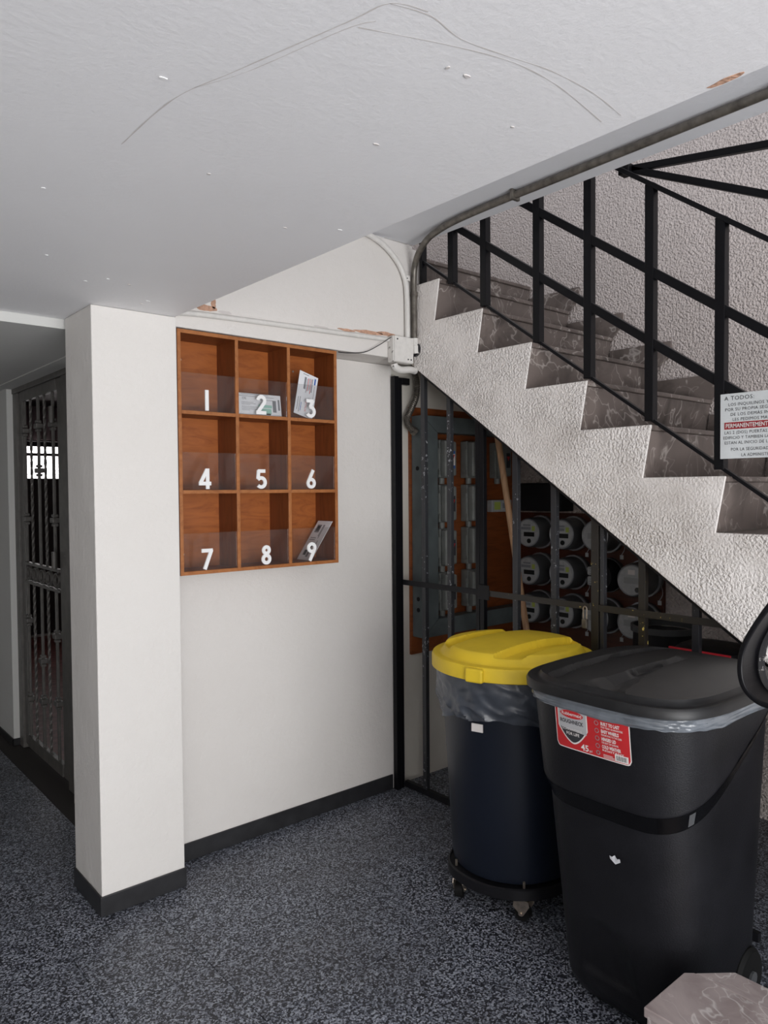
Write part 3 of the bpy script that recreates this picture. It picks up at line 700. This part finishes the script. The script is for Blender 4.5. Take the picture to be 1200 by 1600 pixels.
def switch(x, z, label, dark=False, blue=False):
    t = thing('safety_switch', label, 'switch box', (x, 2.987, z), 'grey safety switches on the plywood board')
    w_, d_, hh = .098, .098, .212
    obj('body', B((0, -d_*.55, -hh/2), (w_, -.001, hh/2)), GREYS, t, bevel=.006)
    lid_ = obj('cover', MB().prism([(.004, -hh/2+.004), (w_-.004, -hh/2+.012), (w_-.004, hh/2-.012), (.004, hh/2-.004)], 'y', -d_, -d_*.552), GREYS, t, bevel=.010, seg=3)
    obj('side_emboss', MB().prism([(-d_*.50, -hh*.36), (-d_*.25, -hh*.40), (-d_*.12, -hh*.3), (-d_*.12, hh*.3), (-d_*.25, hh*.40), (-d_*.50, hh*.36)], 'x', -.004, -.0002), GREYS, t, bevel=.003)
    for zz in (-hh*.33, hh*.33): obj('hinge', B((-.006, -d_*.62, zz-.012), (-.0005, -d_*.50, zz+.012)), GREYS, t, bevel=.002)
    lab = obj('warning_label', B((.045, -d_-.0008, -.045 if not blue else -.055), (.078, -d_-.0002, .042)), PRINTB if blue else PRINT, lid_)
    if blue: obj('label_field', B((.046, -d_-.0014, -.038), (.077, -d_-.0009, .026)), WPRINT, lid_)
    obj('label_triangle', MB().prism([(.048, .022), (.076, .022), (.062, -.004)], 'y', -d_-.0019, -d_-.0015), RED, lid_)
    obj('conduit_nipple', MB().cyl((w_*.4, -d_*.3, -hh/2-.001), (w_*.4, -d_*.3, -hh/2-.034), .017, 12), GREYS, t)
    return t
row = ['top', 'second', 'third', 'lowest']
for r_, z in enumerate((1.776, 1.527, 1.282, 1.035)):
    switch(2.905, z, '%s grey switch box in the column nearest the trough side' % row[r_] + (', blue label' if r_ == 0 else ''), blue=(r_ == 0))
    switch(3.125, z, '%s grey switch box in the column behind the black gate stile' % row[r_])
switch(3.375, 1.776, 'grey switch box half hidden behind the broom handle')
dv = thing('timer_box', 'small pale box with a yellow-green label beside the switches', 'electrical box', (3.36, 2.987, 1.47)); DO = Vector((3.36, 2.987, 1.47))
obj('body', local(B((3.355, 2.945, 1.468), (3.535, 2.987, 1.540)), DO), METERF, dv, bevel=.005)
obj('label', local(B((3.375, 2.9442, 1.482), (3.43, 2.9448, 1.528)), DO), GRNLAB, dv)
obj('label', local(B((3.45, 2.9442, 1.49), (3.51, 2.9448, 1.52)), DO), PRINTG, dv)
single('meter_board', B((3.655, 2.02, .60), (3.68, 2.985, 1.46)), REDB, 'dark red board carrying the electricity meters', 'board', smooth=False)
bb = thing('breaker_box', 'black metal box above the electricity meters', 'electrical box', (3.6, 2.75, 1.47)); BO = Vector((3.6, 2.75, 1.47))
obj('body', local(B((3.56, 2.60, 1.472), (3.681, 2.90, 1.64)), BO), BLACKM, bb, bevel=.004)
obj('door', local(B((3.552, 2.605, 1.478), (3.5595, 2.895, 1.634)), BO), BLACKM, bb, bevel=.003)
def meter_std(pale=False):
    t = thing('electricity_meter', '', 'electricity meter', (3.655, 0, 0), 'round electricity meters under the stairs')
    def ring(x0, x1, r, n=28): return MB().tube([(x0, 0, 0), (x1, 0, 0)], r, n)
    obj('socket', ring(-.03, -.001, .097), METERB, t, smooth=True)
    obj('clamp_ring', MB().tube([(-.042, 0, 0), (-.030, 0, 0)], .101, 28), METERR, t, smooth=True)
    obj('body', MB().tube([(-.043, 0, 0), (-.12, 0, 0), (-.145, 0, 0), (-.153, 0, 0)], [.092, .090, .087, .080], 28), METERB, t, smooth=True)
    f = obj('face', ring(-.1545, -.1532, .076), METERF, t, smooth=True)
    obj('rim', MB().tube([(-.153, .0795*math.cos(a), .0795*math.sin(a)) for a in [2*PI*i/32 for i in range(33)]], .0045, 6), METERR, t, smooth=True)
    def fp_(name, y0, z0, y1, z1, mm, k=1): return obj(name, B((-.1548-.0006*k, min(y0, y1), z0), (-.1546-.0006*(k-1), max(y0, y1), z1)), mm, f)
    if pale:
        fp_('display', -.045, -.018, .045, .014, LCDG); fp_('barcode', -.02, .030, .02, .055, WPRINT); fp_('label', -.058, .018, -.040, .040, GRNLAB)
    else:
        fp_('display', -.048, -.022, .030, .004, LCD); fp_('label', -.052, .012, -.030, .040, GRNLAB); fp_('print', -.02, .018, .05, .034, PRINTG); fp_('print', -.02, .040, .035, .050, PRINTG)
    obj('button', MB().tube([(-.1590, -.010 if not pale else -.035, -.048), (-.1548, -.010 if not pale else -.035, -.048)], .014, 14), LCD, f)
    obj('seal_wire', MB().tube(smooth_path([(-.036, -.10, -.02), (-.05, -.118, -.07), (-.06, -.105, -.105)], 5), .002, 6), METERR, t)
    obj('seal_tag', B((-.064, -.118, -.128), (-.061, -.098, -.105)), METERF, t)
    return t
ymet = [2.795, 2.556, 2.335, 2.113]; zmet = [1.345, 1.120, .895]
rn = ['upper', 'middle', 'lower']; cn = ['leftmost in its row', 'second from left in its row', 'third from left in its row', 'rightmost in its row']
protos = {}
for r_ in range(3):
    for c_i in range(4):
        if r_ == 0 and c_i == 3: continue
        if r_ == 1 and c_i == 2: continue
        key = c_i >= 2
        if key not in protos: t = protos[key] = meter_std(key)
        else: t = copy_tree(protos[key])
        t.location = (3.655, ymet[c_i], zmet[r_]); t['label'] = 'round electricity meter in the %s row, %s' % (rn[r_], cn[c_i])
t = thing('electricity_meter', 'older square-faced glass electricity meter in the middle row, third from left', 'electricity meter', (3.655, ymet[2], zmet[1]), 'round electricity meters under the stairs')
obj('socket', MB().tube([(-.03, 0, 0), (-.001, 0, 0)], .097, 28), METERB, t, smooth=True)
obj('body', MB().tube([(-.031, 0, 0), (-.10, 0, 0), (-.12, 0, 0)], [.092, .090, .08], 28), BLACKM, t, smooth=True)
for z0, z1 in ((.004, .052), (-.052, -.002)):
    pl_ = obj('nameplate', B((-.140, -.052, z0), (-.121, .062, z1)), METERF, t, bevel=.010, seg=3)
    for q in range(3): obj('print', B((-.1412, -.03, z0+.010+.012*q), (-.1402, .045, z0+.014+.012*q)), PRINTG, pl_)

bs = thing('broom', 'bare wooden broom handle leaning under the stairs behind the gate', 'broom', (2.95, 2.20, 0)); BSO = Vector((2.95, 2.20, 0))
obj('handle', local(MB().tube([(2.95, 2.211, .08), (2.95, 2.54, 1.82), (2.95, 2.575, 2.0)], .0165, 12), BSO), BROOM, bs, smooth=True)
obj('head', local(MB().prism([(2.16, .002), (2.26, .002), (2.235, .085), (2.185, .085)], 'x', 2.82, 3.08), BSO), BROOM, bs, bevel=.01)
wpipe = single('drain_pipe', MB().cyl((3.62, 1.985, 0), (3.62, 1.985, .93), .022, 14), WCOND, 'pale vertical pipe at the end of the meter board', 'pipe')
dr = thing('storage_drum', 'dark drum standing under the low end of the stairs', 'drum', (3.30, 1.82, 0))
obj('body', MB().lathe([(.0, 0), (.13, 0), (.14, .02), (.145, .3), (.15, .32), (.145, .34), (.145, .62), (.15, .64), (.145, .66), (.14, .92), (.0, .925)], 28), BLACKM, dr, smooth=True)
obj('rim', MB().lathe([(.138, .922), (.152, .922), (.152, .950), (.138, .950)], 28), METERB, dr, smooth=True)
rb = thing('red_lidded_bin', 'black bin with a red lid standing under the stairs', 'bin', (2.86, 1.365, 0)); RB = Vector((2.86, 1.365, 0))
def rrect(cx, cy, hx, hy, z, n=4.0, k=40):
    out = []
    for i in range(k):
        a = 2*PI*i/k; c, s = math.cos(a), math.sin(a)
        out.append((cx+hx*math.copysign(abs(c)**(2/n), c), cy+hy*math.copysign(abs(s)**(2/n), s), z))
    return out
obj('body', MB().rings([rrect(0, 0, .085, .08, .0), rrect(0, 0, .09, .085, .02), rrect(0, 0, .11, .11, .90), rrect(0, 0, .116, .116, .91), rrect(0, 0, .116, .116, .945)]), BINB, rb, smooth=True)
obj('lid', MB().rings([rrect(0, 0, .122, .125, .946), rrect(0, 0, .122, .125, .975), rrect(0, 0, .11, .115, .985), rrect(0, 0, .05, .05, .992)]), BINB, rb, smooth=True)
obj('lid_edge_strip', B((-.1305, -.122, .962), (-.1225, .122, .982)), REDLID, rb, bevel=.003)

# ------------------------------------------------------------------ round bin with the yellow lid
CX, CY = 2.300, 1.915
rbn = thing('round_bin', 'dark navy round bin with a yellow lid on a wheeled dolly', 'trash bin', (CX, CY, 0))
obj('body', MB().lathe([(.0, .128), (.225, .128), (.238, .136), (.243, .16), (.262, .52), (.283, .86), (.295, .865), (.297, .905), (.285, .905), (.27, .86), (.24, .2), (0, .19)], 56), NAVY, rbn, smooth=True)
def lid_mesh(outer, nseg, rings_, zfun, skirt):
    """outer(t)->(x,y) radius vector; rings_ list of (fraction) inwards; zfun(x,y,frac); skirt list of (scale,z)"""
    R = []
    for sc, z in skirt: R.append([(outer(2*PI*i/nseg)[0]*sc, outer(2*PI*i/nseg)[1]*sc, z) for i in range(nseg)])
    for fr in rings_:
        ring = []
        for i in range(nseg):
            x, y = outer(2*PI*i/nseg); x *= fr; y *= fr
            ring.append((x, y, zfun(x, y, fr)))
        R.append(ring)
    return MB().rings(R, (False, True))
def sstep(a, b, x): t = max(0, min(1, (x-a)/(b-a))); return t*t*(3-2*t)
def groove(v, a, b, d, e=.006): return -d*(sstep(a-e, a+e*1.2, v)-sstep(b-e, b+e, v))
def yz(x, y, fr):
    z = .957+.036*sstep(.90, .80, fr) + .020*(1-(fr/.85)**2 if fr < .85 else 0)
    m_ = sstep(.84, .79, fr)
    vv = y + .10*(x*x)
    z += m_*(groove(vv, -.195, -.105, .028, .003) + groove(vv, .115, .195, .028, .003))
    return z
lidr = [.955, .935, .915, .90, .885, .87, .855, .84, .825, .81]+[.79-.0155*i for i in range(51)]
o = obj('lid', lid_mesh(lambda t: (.322*math.cos(t), .322*math.sin(t)), 220, lidr, yz, [(.96, .906), (.985, .902), (1.0, .905), (1.0, .945), (.985, .955)]), YELL, rbn, smooth=True)
a_ = math.radians(195)
tb = MB().box((.300, -.035, .900), (.338, .035, .952)); tb.xf(lambda v: Vector((v.x*math.cos(a_)-v.y*math.sin(a_), v.x*math.sin(a_)+v.y*math.cos(a_), v.z)))
obj('lid_tab', tb, YELL, o, bevel=.008, seg=3)
obj('maker_tag', B((-.2845, -.0, .705), (-.2795, .045, .735)).xf(lambda v: Vector((v.x*math.cos(.30)-v.y*math.sin(.30)+.0, v.x*math.sin(.30)+v.y*math.cos(.30), v.z))), WPRINT, rbn)
dl = obj('dolly', MB().lathe([(.10, .085), (.235, .082), (.25, .092), (.25, .128), (.243, .132), (.240, .127), (.10, .126)], 80,
         fr=lambda t, j, r, z: (r*(1+(.035*math.cos(5*(t-math.radians(157))) if r > .2 else 0)) + (.012 if r > .2 else 0), z - (.010*(1-math.cos(5*(t-math.radians(157))))/2 if r > .2 else 0))), BLACKM, rbn, smooth=True)
for k in range(5):
    a = math.radians(157+72*k); cx, cy = .233*math.cos(a), .233*math.sin(a); sw = a+.9
    def pl2(v): return Vector((cx+v.x*math.cos(sw)-v.y*math.sin(sw), cy+v.x*math.sin(sw)+v.y*math.cos(sw), v.z))
    cst = obj('caster', MB().prism([(-.03, .084), (.03, .084), (.034, .066), (.012, .030), (.004, .022), (-.008, .022), (-.012, .034), (-.034, .05)], 'y', -.021, -.018).prism([(-.03, .084), (.03, .084), (.034, .066), (.012, .030), (.004, .022), (-.008, .022), (-.012, .034), (-.034, .05)], 'y', .018, .021).box((-.03, -.021, .078), (.03, .021, .084)).xf(pl2), CHROME, rbn, bevel=.002)
    obj('caster_wheel', MB().cyl((0, -.015, .030), (0, .015, .030), .029, 18).xf(pl2), RUBBER, cst, smooth=True)
    obj('axle', MB().cyl((-.002, -.026, .032), (-.002, .026, .032), .006, 10).xf(pl2), CHROME, cst, smooth=True)
    obj('bolt', MB().cyl((0, 0, .127), (0, 0, .15), .005, 8).xf(lambda v: Vector((v.x+cx*1.06, v.y+cy*1.06, v.z))), CHROME, cst)
def bagz(t): return .728+.022*math.sin(t*2+.6)+.012*noise.noise((math.cos(t)*3, math.sin(t)*3, 1.))
nb_, kb = 200, 34
mbg = MB(); R = []
for j in range(kb):
    f = j/(kb-1); ring = []
    for i in range(nb_):
        t = 2*PI*i/nb_
        z = .925*(1-f)+bagz(t)*f
        r = .300 + .010*math.sin(f*PI) - .022*f
        nz_ = noise.noise((math.cos(t)*5+z*6, math.sin(t)*5-z*4, z*9)); nz2 = noise.noise((math.cos(t)*13-z*25, math.sin(t)*13+z*18, z*16))
        sl = noise.noise((t*3.2+z*15, z*5-t*1.5, 3.3)); r += .012*nz_*(.3+f)+.007*abs(nz2)*(.4+f)+.008*(1-abs(sl)*4 if abs(sl) < .25 else 0)*(.3+f)
        ring.append((r*math.cos(t), r*math.sin(t), z))
    R.append(ring)
tuck = [(x*.965, y*.965, z+.004) for x, y, z in R[-1]]
bg = thing('bin_liner', 'grey plastic bag folded over the rim of the round navy bin', 'trash bag', (CX, CY, .75))
obj('film', MB().rings(R+[tuck], (False, False)).xf(lambda v: v-Vector((0, 0, .75))), BAG, bg, smooth=True)

# ------------------------------------------------------------------ big black wheeled bin
BCY = 1.232
def b_x(z): return 1.94-.122*z, 2.475+.045*z       # front and back at height z
def b_hy(z): return .242+.052*z
NE = 3.7
def bin_pt(t, z, off=0.0):
    xf_, xb_ = b_x(z); hx = (xb_-xf_)/2+off; hy = b_hy(z)+off; c, s = math.cos(t), math.sin(t)
    x = (xf_+xb_)/2+hx*math.copysign(abs(c)**(2/NE), c); y = BCY+hy*math.copysign(abs(s)**(2/NE), s)
    return x, y
def front_x(y, z, off=0.0):
    xf_, xb_ = b_x(z); hx = (xb_-xf_)/2+off; hy = b_hy(z)+off; q = min(.999, abs(y-BCY)/hy)
    return (xf_+xb_)/2-hx*(1-q**NE)**(1/NE)
wb = thing('wheeled_bin', 'large black wheeled bin with a red maker label', 'trash bin', (2.17, BCY, 0)); WB = Vector((2.17, BCY, 0))
def zc(x): return .690+.36*max(0, min(1, (x-1.86)/.68))**1.15
R = []; nt_ = 160
zl = [.012, .02, .035, .06]+[.08+.01*i for i in range(52)]+[.60+.0042*i for i in range(95)]
for z in zl:
    ring = []
    for i in range(nt_):
        t = 2*PI*i/nt_
        x, y = bin_pt(t, z)
        d = .015*max(0., min(1., (zc(x)-z)/.056))
        if z < .06: d += .03*(1-z/.06)**2
        # arched recess low on the front
        if x < 2.0:
            u = (y-(BCY+.02))/.10; vq = (z-.10)/.20
            if vq > 0: d += .010*sstep(1.05, .88, math.hypot(u, max(0, vq)))*sstep(.0, .1, vq)
        k_ = 1-d/.28
        cxm = sum(b_x(z))/2
        ring.append((cxm+(x-cxm)*k_, BCY+(y-BCY)*k_, z))
    R.append(ring)
R0 = [(2.17+(x-2.17)*.8, BCY+(y-BCY)*.8, .008) for x, y, z in R[0]]
obj('body', local(MB().rings([R0]+R, (True, True)), WB), BINB, wb, smooth=True)
def outer(t):
    x, y = bin_pt(t, 1.0, .020); return x-2.17, y-BCY
def bz(x, y, fr):
    z = 1.012+.016*sstep(.905, .890, fr)+.012*(1-(fr/.885)**2 if fr < .885 else 0)
    m_ = sstep(.875, .845, fr)
    vv = y+.25*(x+.05)**2
    z += m_*(groove(vv, -.065+.12*(x+.3), .015, .022, .004) + groove(vv, .15, .195, .020, .004))
    return z
lidr2 = [.962, .945, .93, .915, .90, .885, .87, .855, .84, .825, .81]+[.79-.0155*i for i in range(51)]
lb = obj('lid', lid_mesh(outer, 220, lidr2, bz, [(.965, .988), (.99, .984), (1.0, .986), (1.003, 1.006), (.990, 1.014), (.975, 1.014)]), LIDB, wb, smooth=True)
# smooth band under the upper shell; overhang shade is put into its near-black colour
def skin_pt(t, z, lift=.0):
    x, y = bin_pt(t, z); k_ = 1-(.015*max(0., min(1., (zc(x)-z)/.056))-lift)/.28; cxm = sum(b_x(z))/2
    return Vector((cxm+(x-cxm)*k_, BCY+(y-BCY)*k_, z))-WB
GLOSS = mat('smooth_shaded_black', (.0025, .0025, .003), .25, spec=.25)
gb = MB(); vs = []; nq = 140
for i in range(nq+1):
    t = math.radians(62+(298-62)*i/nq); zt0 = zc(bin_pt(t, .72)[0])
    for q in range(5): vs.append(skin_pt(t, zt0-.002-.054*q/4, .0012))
band = obj('smooth_shade_band', gb.add(vs, [(i*5+q, (i+1)*5+q, (i+1)*5+q+1, i*5+q+1) for i in range(nq) for q in range(4)]), GLOSS, wb, smooth=True)
best = min((abs(project(skin_pt(math.radians(d_), .73)+WB)[0]-1078), d_) for d_ in range(190, 268))[1]
em = MB(); vs = []
for i in range(7):
    t = math.radians(best+.9*i); zt0 = zc(bin_pt(t, .74)[0])
    for q in range(3): vs.append(skin_pt(t, zt0-.008-.042*q/2, .0024))
obj('moulded_emblem', em.add(vs, [(i*3+q, (i+1)*3+q, (i+1)*3+q+1, i*3+q+1) for i in range(6) for q in range(2)]), METERB, wb)
# wheels, axle, handle
for s in (-1, 1):
    wh = obj('wheel', local(MB().tube([(2.31, BCY+s*.195, .088), (2.31, BCY+s*.203, .088), (2.31, BCY+s*.240, .088), (2.31, BCY+s*.250, .088)], [.076, .087, .087, .076], 32), WB), RUBBER, wb, smooth=True)
    obj('hubcap', local(MB().cyl((2.31, BCY+s*.2505, .088), (2.31, BCY+s*.258, .088), .022, 16), WB), METERB, wh, smooth=True)
obj('axle', local(MB().cyl((2.31, BCY-.194, .088), (2.31, BCY+.194, .088), .008, 10), WB), CHROME, wb, smooth=True)
obj('handle', local(MB().cyl((2.55, BCY-.20, .985), (2.55, BCY+.20, .985), .014, 14), WB), BINB, wb, smooth=True)
# the maker's label wraps the curved front
def on_front(u, v, lift): return Vector((front_x(u, v, .0012+lift)-.0003, u, v))-WB
LY0, LY1, LZ0, LZ1 = 1.358, 1.108, .828, .972
def front_patch(name, poly_fn, y0, y1, z0, z1, lift, material, parent, nu=24, nv=10, mask=None):
    mbp = MB(); vs = []; fs = []
    for i in range(nu+1):
        for j in range(nv+1):
            y = y0+(y1-y0)*i/nu; z = z0+(z1-z0)*j/nv
            if poly_fn: y, z = poly_fn(i/nu, j/nv)
            vs.append(on_front(y, z, lift))
    for i in range(nu):
        for j in range(nv): fs.append((i*(nv+1)+j, (i+1)*(nv+1)+j, (i+1)*(nv+1)+j+1, i*(nv+1)+j+1))
    return obj(name, mbp.add(vs, fs), material, parent, smooth=True)
def rounded(y0, y1, z0, z1, r):
    def fn(a, b):
        y = y0+(y1-y0)*a; hw = abs(y1-y0)
        e = min(a, 1-a)*hw
        dz_ = r-math.sqrt(max(0, r*r-(r-e)**2)) if e < r else 0
        return y, (z0+dz_)+(z1-z0-dz_)*b
    return fn
lbl = front_patch('maker_label', rounded(LY0, LY1, LZ0, LZ1, .014), LY0, LY1, LZ0, LZ1, .0006, WPRINT, wb, 48)
front_patch('label_field', rounded(LY0-.003, LY1+.003, LZ0+.003, LZ1, .012), 0, 0, 0, 0, .0010, RED, lbl, 48)
def shield(y0, y1, zt2, zm, zb_):
    def fn(a, b):
        y = y0+(y1-y0)*a; q = abs(2*a-1)
        lo = zb_+(zm-zb_)*q**1.7
        return y, lo+(zt2-lo)*b
    return fn
front_patch('shield_border', shield(1.347, 1.243, .972, .895, .846), 0, 0, 0, 0, .0014, WPRINT, lbl, 24)
front_patch('shield_black', shield(1.343, 1.247, .972, .896, .851), 0, 0, 0, 0, .0018, PRINT, lbl, 24)
front_patch('shield_silver', lambda a, b: (1.343-.096*a, (.893-.010*a)+(.972-.893+.010*a)*b), 0, 0, 0, 0, .0021, SILV, lbl, 20)
front_patch('shield_oval', lambda a, b: (1.337-.082*a, .9365+(2*b-1)*.012*math.sqrt(max(0, 1-(2*a-1)**2))), 0, 0, 0, 0, .0024, RED, lbl, 20, 4)
def label_text(s, y, z, size, material, lift=.0028, bold=0.0, width=None):
    t = text2d(s, size, bold); w0 = max(v[0] for v in t.v); k_ = width/w0 if width else 1
    t.xf(lambda v: on_front(y-v.x*k_, z+v.y, lift)); return obj('lettering', t, material, lbl)
label_text('Rubbermaid', 1.331, .9325, .014, WPRINT, .003, .0002, .070)
label_text('ROUGHNECK', 1.338, .908, .017, PRINT, .0028, .0004, .082)
label_text('GUARANTEED', 1.335, .886, .010, WPRINT, .0028, 0, .072)
label_text('FOR LIFE', 1.3185, .873, .0125, WPRINT, .0028, .0002, .046)
label_text('45', 1.270, .836, .026, WPRINT, .0016, .0006, .026); label_text('gal', 1.242, .837, .010, WPRINT, .0016)
for i, (s1, s2, w1) in enumerate((('BUILT TO LAST', 'FIVE YEAR GUARANTEE', .060), ('EASY WHEELS', 'FOR MOVING TO THE CURB', .056), ('HINGED LID', 'FOR EASY TOP LOADING', .046), ('COLD WEATHER', 'RESISTANT', .060))):
    z = .9285-.0225*i
    label_text(s1, 1.198, z, .0135, WPRINT, .0016, .0005, w1); label_text(s2, 1.198, z-.0085, .0075, WPRINT, .0016, .0001, w1*1.15)
    t = MB()
    stroke(t, arc(0, 0, .0062, 0, 340, 16), .002, .0001, True); t.xf(lambda v: on_front(1.212-v.x, z+.003+v.y, .0016)); obj('icon', t, SILV, lbl)
t = MB(); stroke(t, arc(0, 0, .0055, 0, 340, 16), .003, .0001, True); t.xf(lambda v: on_front(1.212-v.x, .8435+v.y, .0016)); obj('icon', t, SILV, lbl)
front_patch('barcode_field', None, 1.158, 1.117, .833, .853, .0014, WPRINT, lbl, 6, 2)
for i in range(12):
    yb_ = 1.153-.0027*i; front_patch('barcode_line', None, yb_, yb_-.0010-.0006*(i % 3 == 0), .836, .850, .0018, PRINT, lbl, 1, 1)
for i in range(3): front_patch('fine_print', None, 1.195, 1.165-.006*i, .8415-.004*i, .843-.004*i, .0016, WPRINT, lbl, 2, 1)
# scrape in the plastic and the small moulded emblem
sm_ = MB(); vs = []
for i in range(9):
    a = i/8
    y = 1.207-.034*a; zlow = .519-.012*(1-abs(2*a-1)); vs += [Vector((front_x(y, zlow, -.012)-.0022, y, zlow))-WB, Vector((front_x(y, zlow+.022, -.012)-.0022, y, zlow+.010+.012*(1-abs(2*a-1))*(1+.5*math.sin(i*5))))-WB]
obj('scrape', sm_.add(vs, [(2*i, 2*i+2, 2*i+3, 2*i+1) for i in range(8)]), SCUFF, wb)
# liner band showing under the lid
def bagb(x, y): return .946+.014*noise.noise((x*4, y*4, .3))-.016*sstep(1.0, 1.25, 2.35-x)
R = []
for j in range(16):
    f = j/15; ring = []
    for i in range(nt_):
        t = 2*PI*i/nt_; x, y = bin_pt(t, .97, .004+.005*math.sin(f*PI)+.004*noise.noise((t*6, f*9, .5)))
        zlo = bagb(x, y); ring.append((x, y, .990*(1-f)+zlo*f+.003*noise.noise((t*9, f*4, 2.))))
    R.append(ring)
bg2 = thing('bin_liner', 'grey plastic bag edge showing below the lid of the black wheeled bin', 'trash bag', (2.17, BCY, .93))
obj('film', MB().rings(R, (False, False)).xf(lambda v: v-Vector((2.17, BCY, .93))), BAG2, bg2, smooth=True)

# ------------------------------------------------------------------ marble pedestal and handrail end
pd = thing('marble_pedestal', 'pinkish grey marble pedestal with a chamfered corner', 'pedestal', (1.82, .75, 0)); PO = Vector((1.82, .75, 0))
obj('body', local(MB().prism([(1.678, .44), (1.974, .44), (1.974, .884), (1.876, .968), (1.678, .968)], 'z', 0, .274), PO), MARB2, pd, bevel=.002)
obj('top_slab', local(MB().prism([(1.672, .434), (1.8965, .434), (1.8965, .955), (1.876, .974), (1.672, .974)], 'z', .2745, .300), PO), MARB2, pd, bevel=.003)
obj('top_slab', local(MB().prism([(1.898, .434), (1.981, .434), (1.981, .886), (1.898, .954)], 'z', .2745, .299), PO), MARB2, pd, bevel=.003)
hr = thing('handrail_end', 'black looped end of a flat handrail above the marble pedestal', 'handrail', (1.93, .70, .3)); HO = Vector((1.93, .70, .3))
hp_ = smooth_path([(1.99, .46, 1.66), (1.99, .70, 1.42), (1.99, .775, 1.325), (1.99, .842, 1.215), (1.99, .862, 1.145), (1.99, .853, 1.085), (1.99, .815, 1.052), (1.99, .765, 1.05), (1.99, .72, 1.08), (1.99, .70, 1.13)], 8)
obj('flat_bar', local(MB().tube(hp_, .01, rect=(.014, .092), up=(0, 1, 1)), HO), BLACK, hr, smooth=False, bevel=.004, seg=3)
obj('inner_bead', local(MB().tube([p+Vector((.052, -.012, 0)) for p in hp_], .012, 8), HO), CHIPB, hr, smooth=True)
obj('newel', local(B((1.985, .62, .0), (2.015, .65, 1.44)), HO), BLACK, hr, bevel=.003)

# ------------------------------------------------------------------ ornate gate of the side corridor
OX = 1.285
og = thing('ornate_iron_gate', 'ornate grey-brown iron gate with twisted bars and scrolls beyond the pillar', 'gate', (OX, 4.5, 0)); OO = Vector((OX, 4.5, 0))
def op(name, a, b, bevel=.002): return obj(name, local(B(a, b), OO), IRON, og, bevel=bevel)
op('frame_post', (OX-.02, 5.005, 0), (OX+.02, 5.088, 2.225)); op('frame_post', (OX-.02, 3.94, 0), (OX+.02, 4.13, 2.225))
op('frame_head', (OX-.025, 3.94, 2.226), (OX+.03, 5.088, 2.258))
op('stile', (OX-.008, 4.925, .03), (OX+.008, 4.99, 2.2255)); op('stile', (OX-.008, 4.16, .03), (OX+.008, 4.24, 2.2255))
for z0, z1 in ((.03, .10), (1.052, 1.068), (1.165, 1.182), (2.165, 2.2255)): op('gate_rail', (OX-.014, 4.25, z0), (OX+.014, 4.925, z1))
sq = {4.90: (1.985, 1.445, .82, .335), 4.62: (1.995, 1.735, .615, .375), 4.344: (1.985, 1.45, .80, .42)}
for y, cz in sq.items():
    for z0, z1 in ((.10, 1.052), (1.182, 2.165)):
        b_ = op('square_bar', (OX-.007, y-.010, z0), (OX+.007, y+.010, z1))
    for z in cz:
        cb = MB()
        for d_, hw, hz in ((.026, .025, .008), (0, .036, .014), (-.026, .025, .008)): cb.box((OX-hw*.55, y-hw*.8, z+d_-hz), (OX+hw*.55, y+hw*.8, z+d_+hz))
        obj('collar', local(cb, OO), IRON, og, bevel=.004)
for y in (4.772, 4.497):
    for z0, z1 in ((.10, 1.052), (1.182, 2.165)):
        n_ = 110
        obj('twisted_bar', local(MB().tube([(OX, y, z0+(z1-z0)*i/n_) for i in range(n_+1)], .01, rect=(.012, .012), twist=.29), OO), IRON, og)
for i in range(5):
    yc = 4.32+.135*i; sp_ = []
    for k in range(36):
        f = k/35; a = -PI*.9+f*PI*2.6
        sp_.append((OX, yc+(.060-.030*f)*math.cos(a)*1.0, 1.116+(.044-.012*f)*math.sin(a)))
    obj('scroll', local(MB().tube(sp_, .006, rect=(.006, .018), up=(0, 0, 1)), OO), IRON, og)
for z in (1.235, 2.03): obj('hinge', local(MB().cyl((OX-.032, 4.262, z-.045), (OX-.032, 4.262, z+.045), .014, 12), OO), IRON, og, smooth=True)
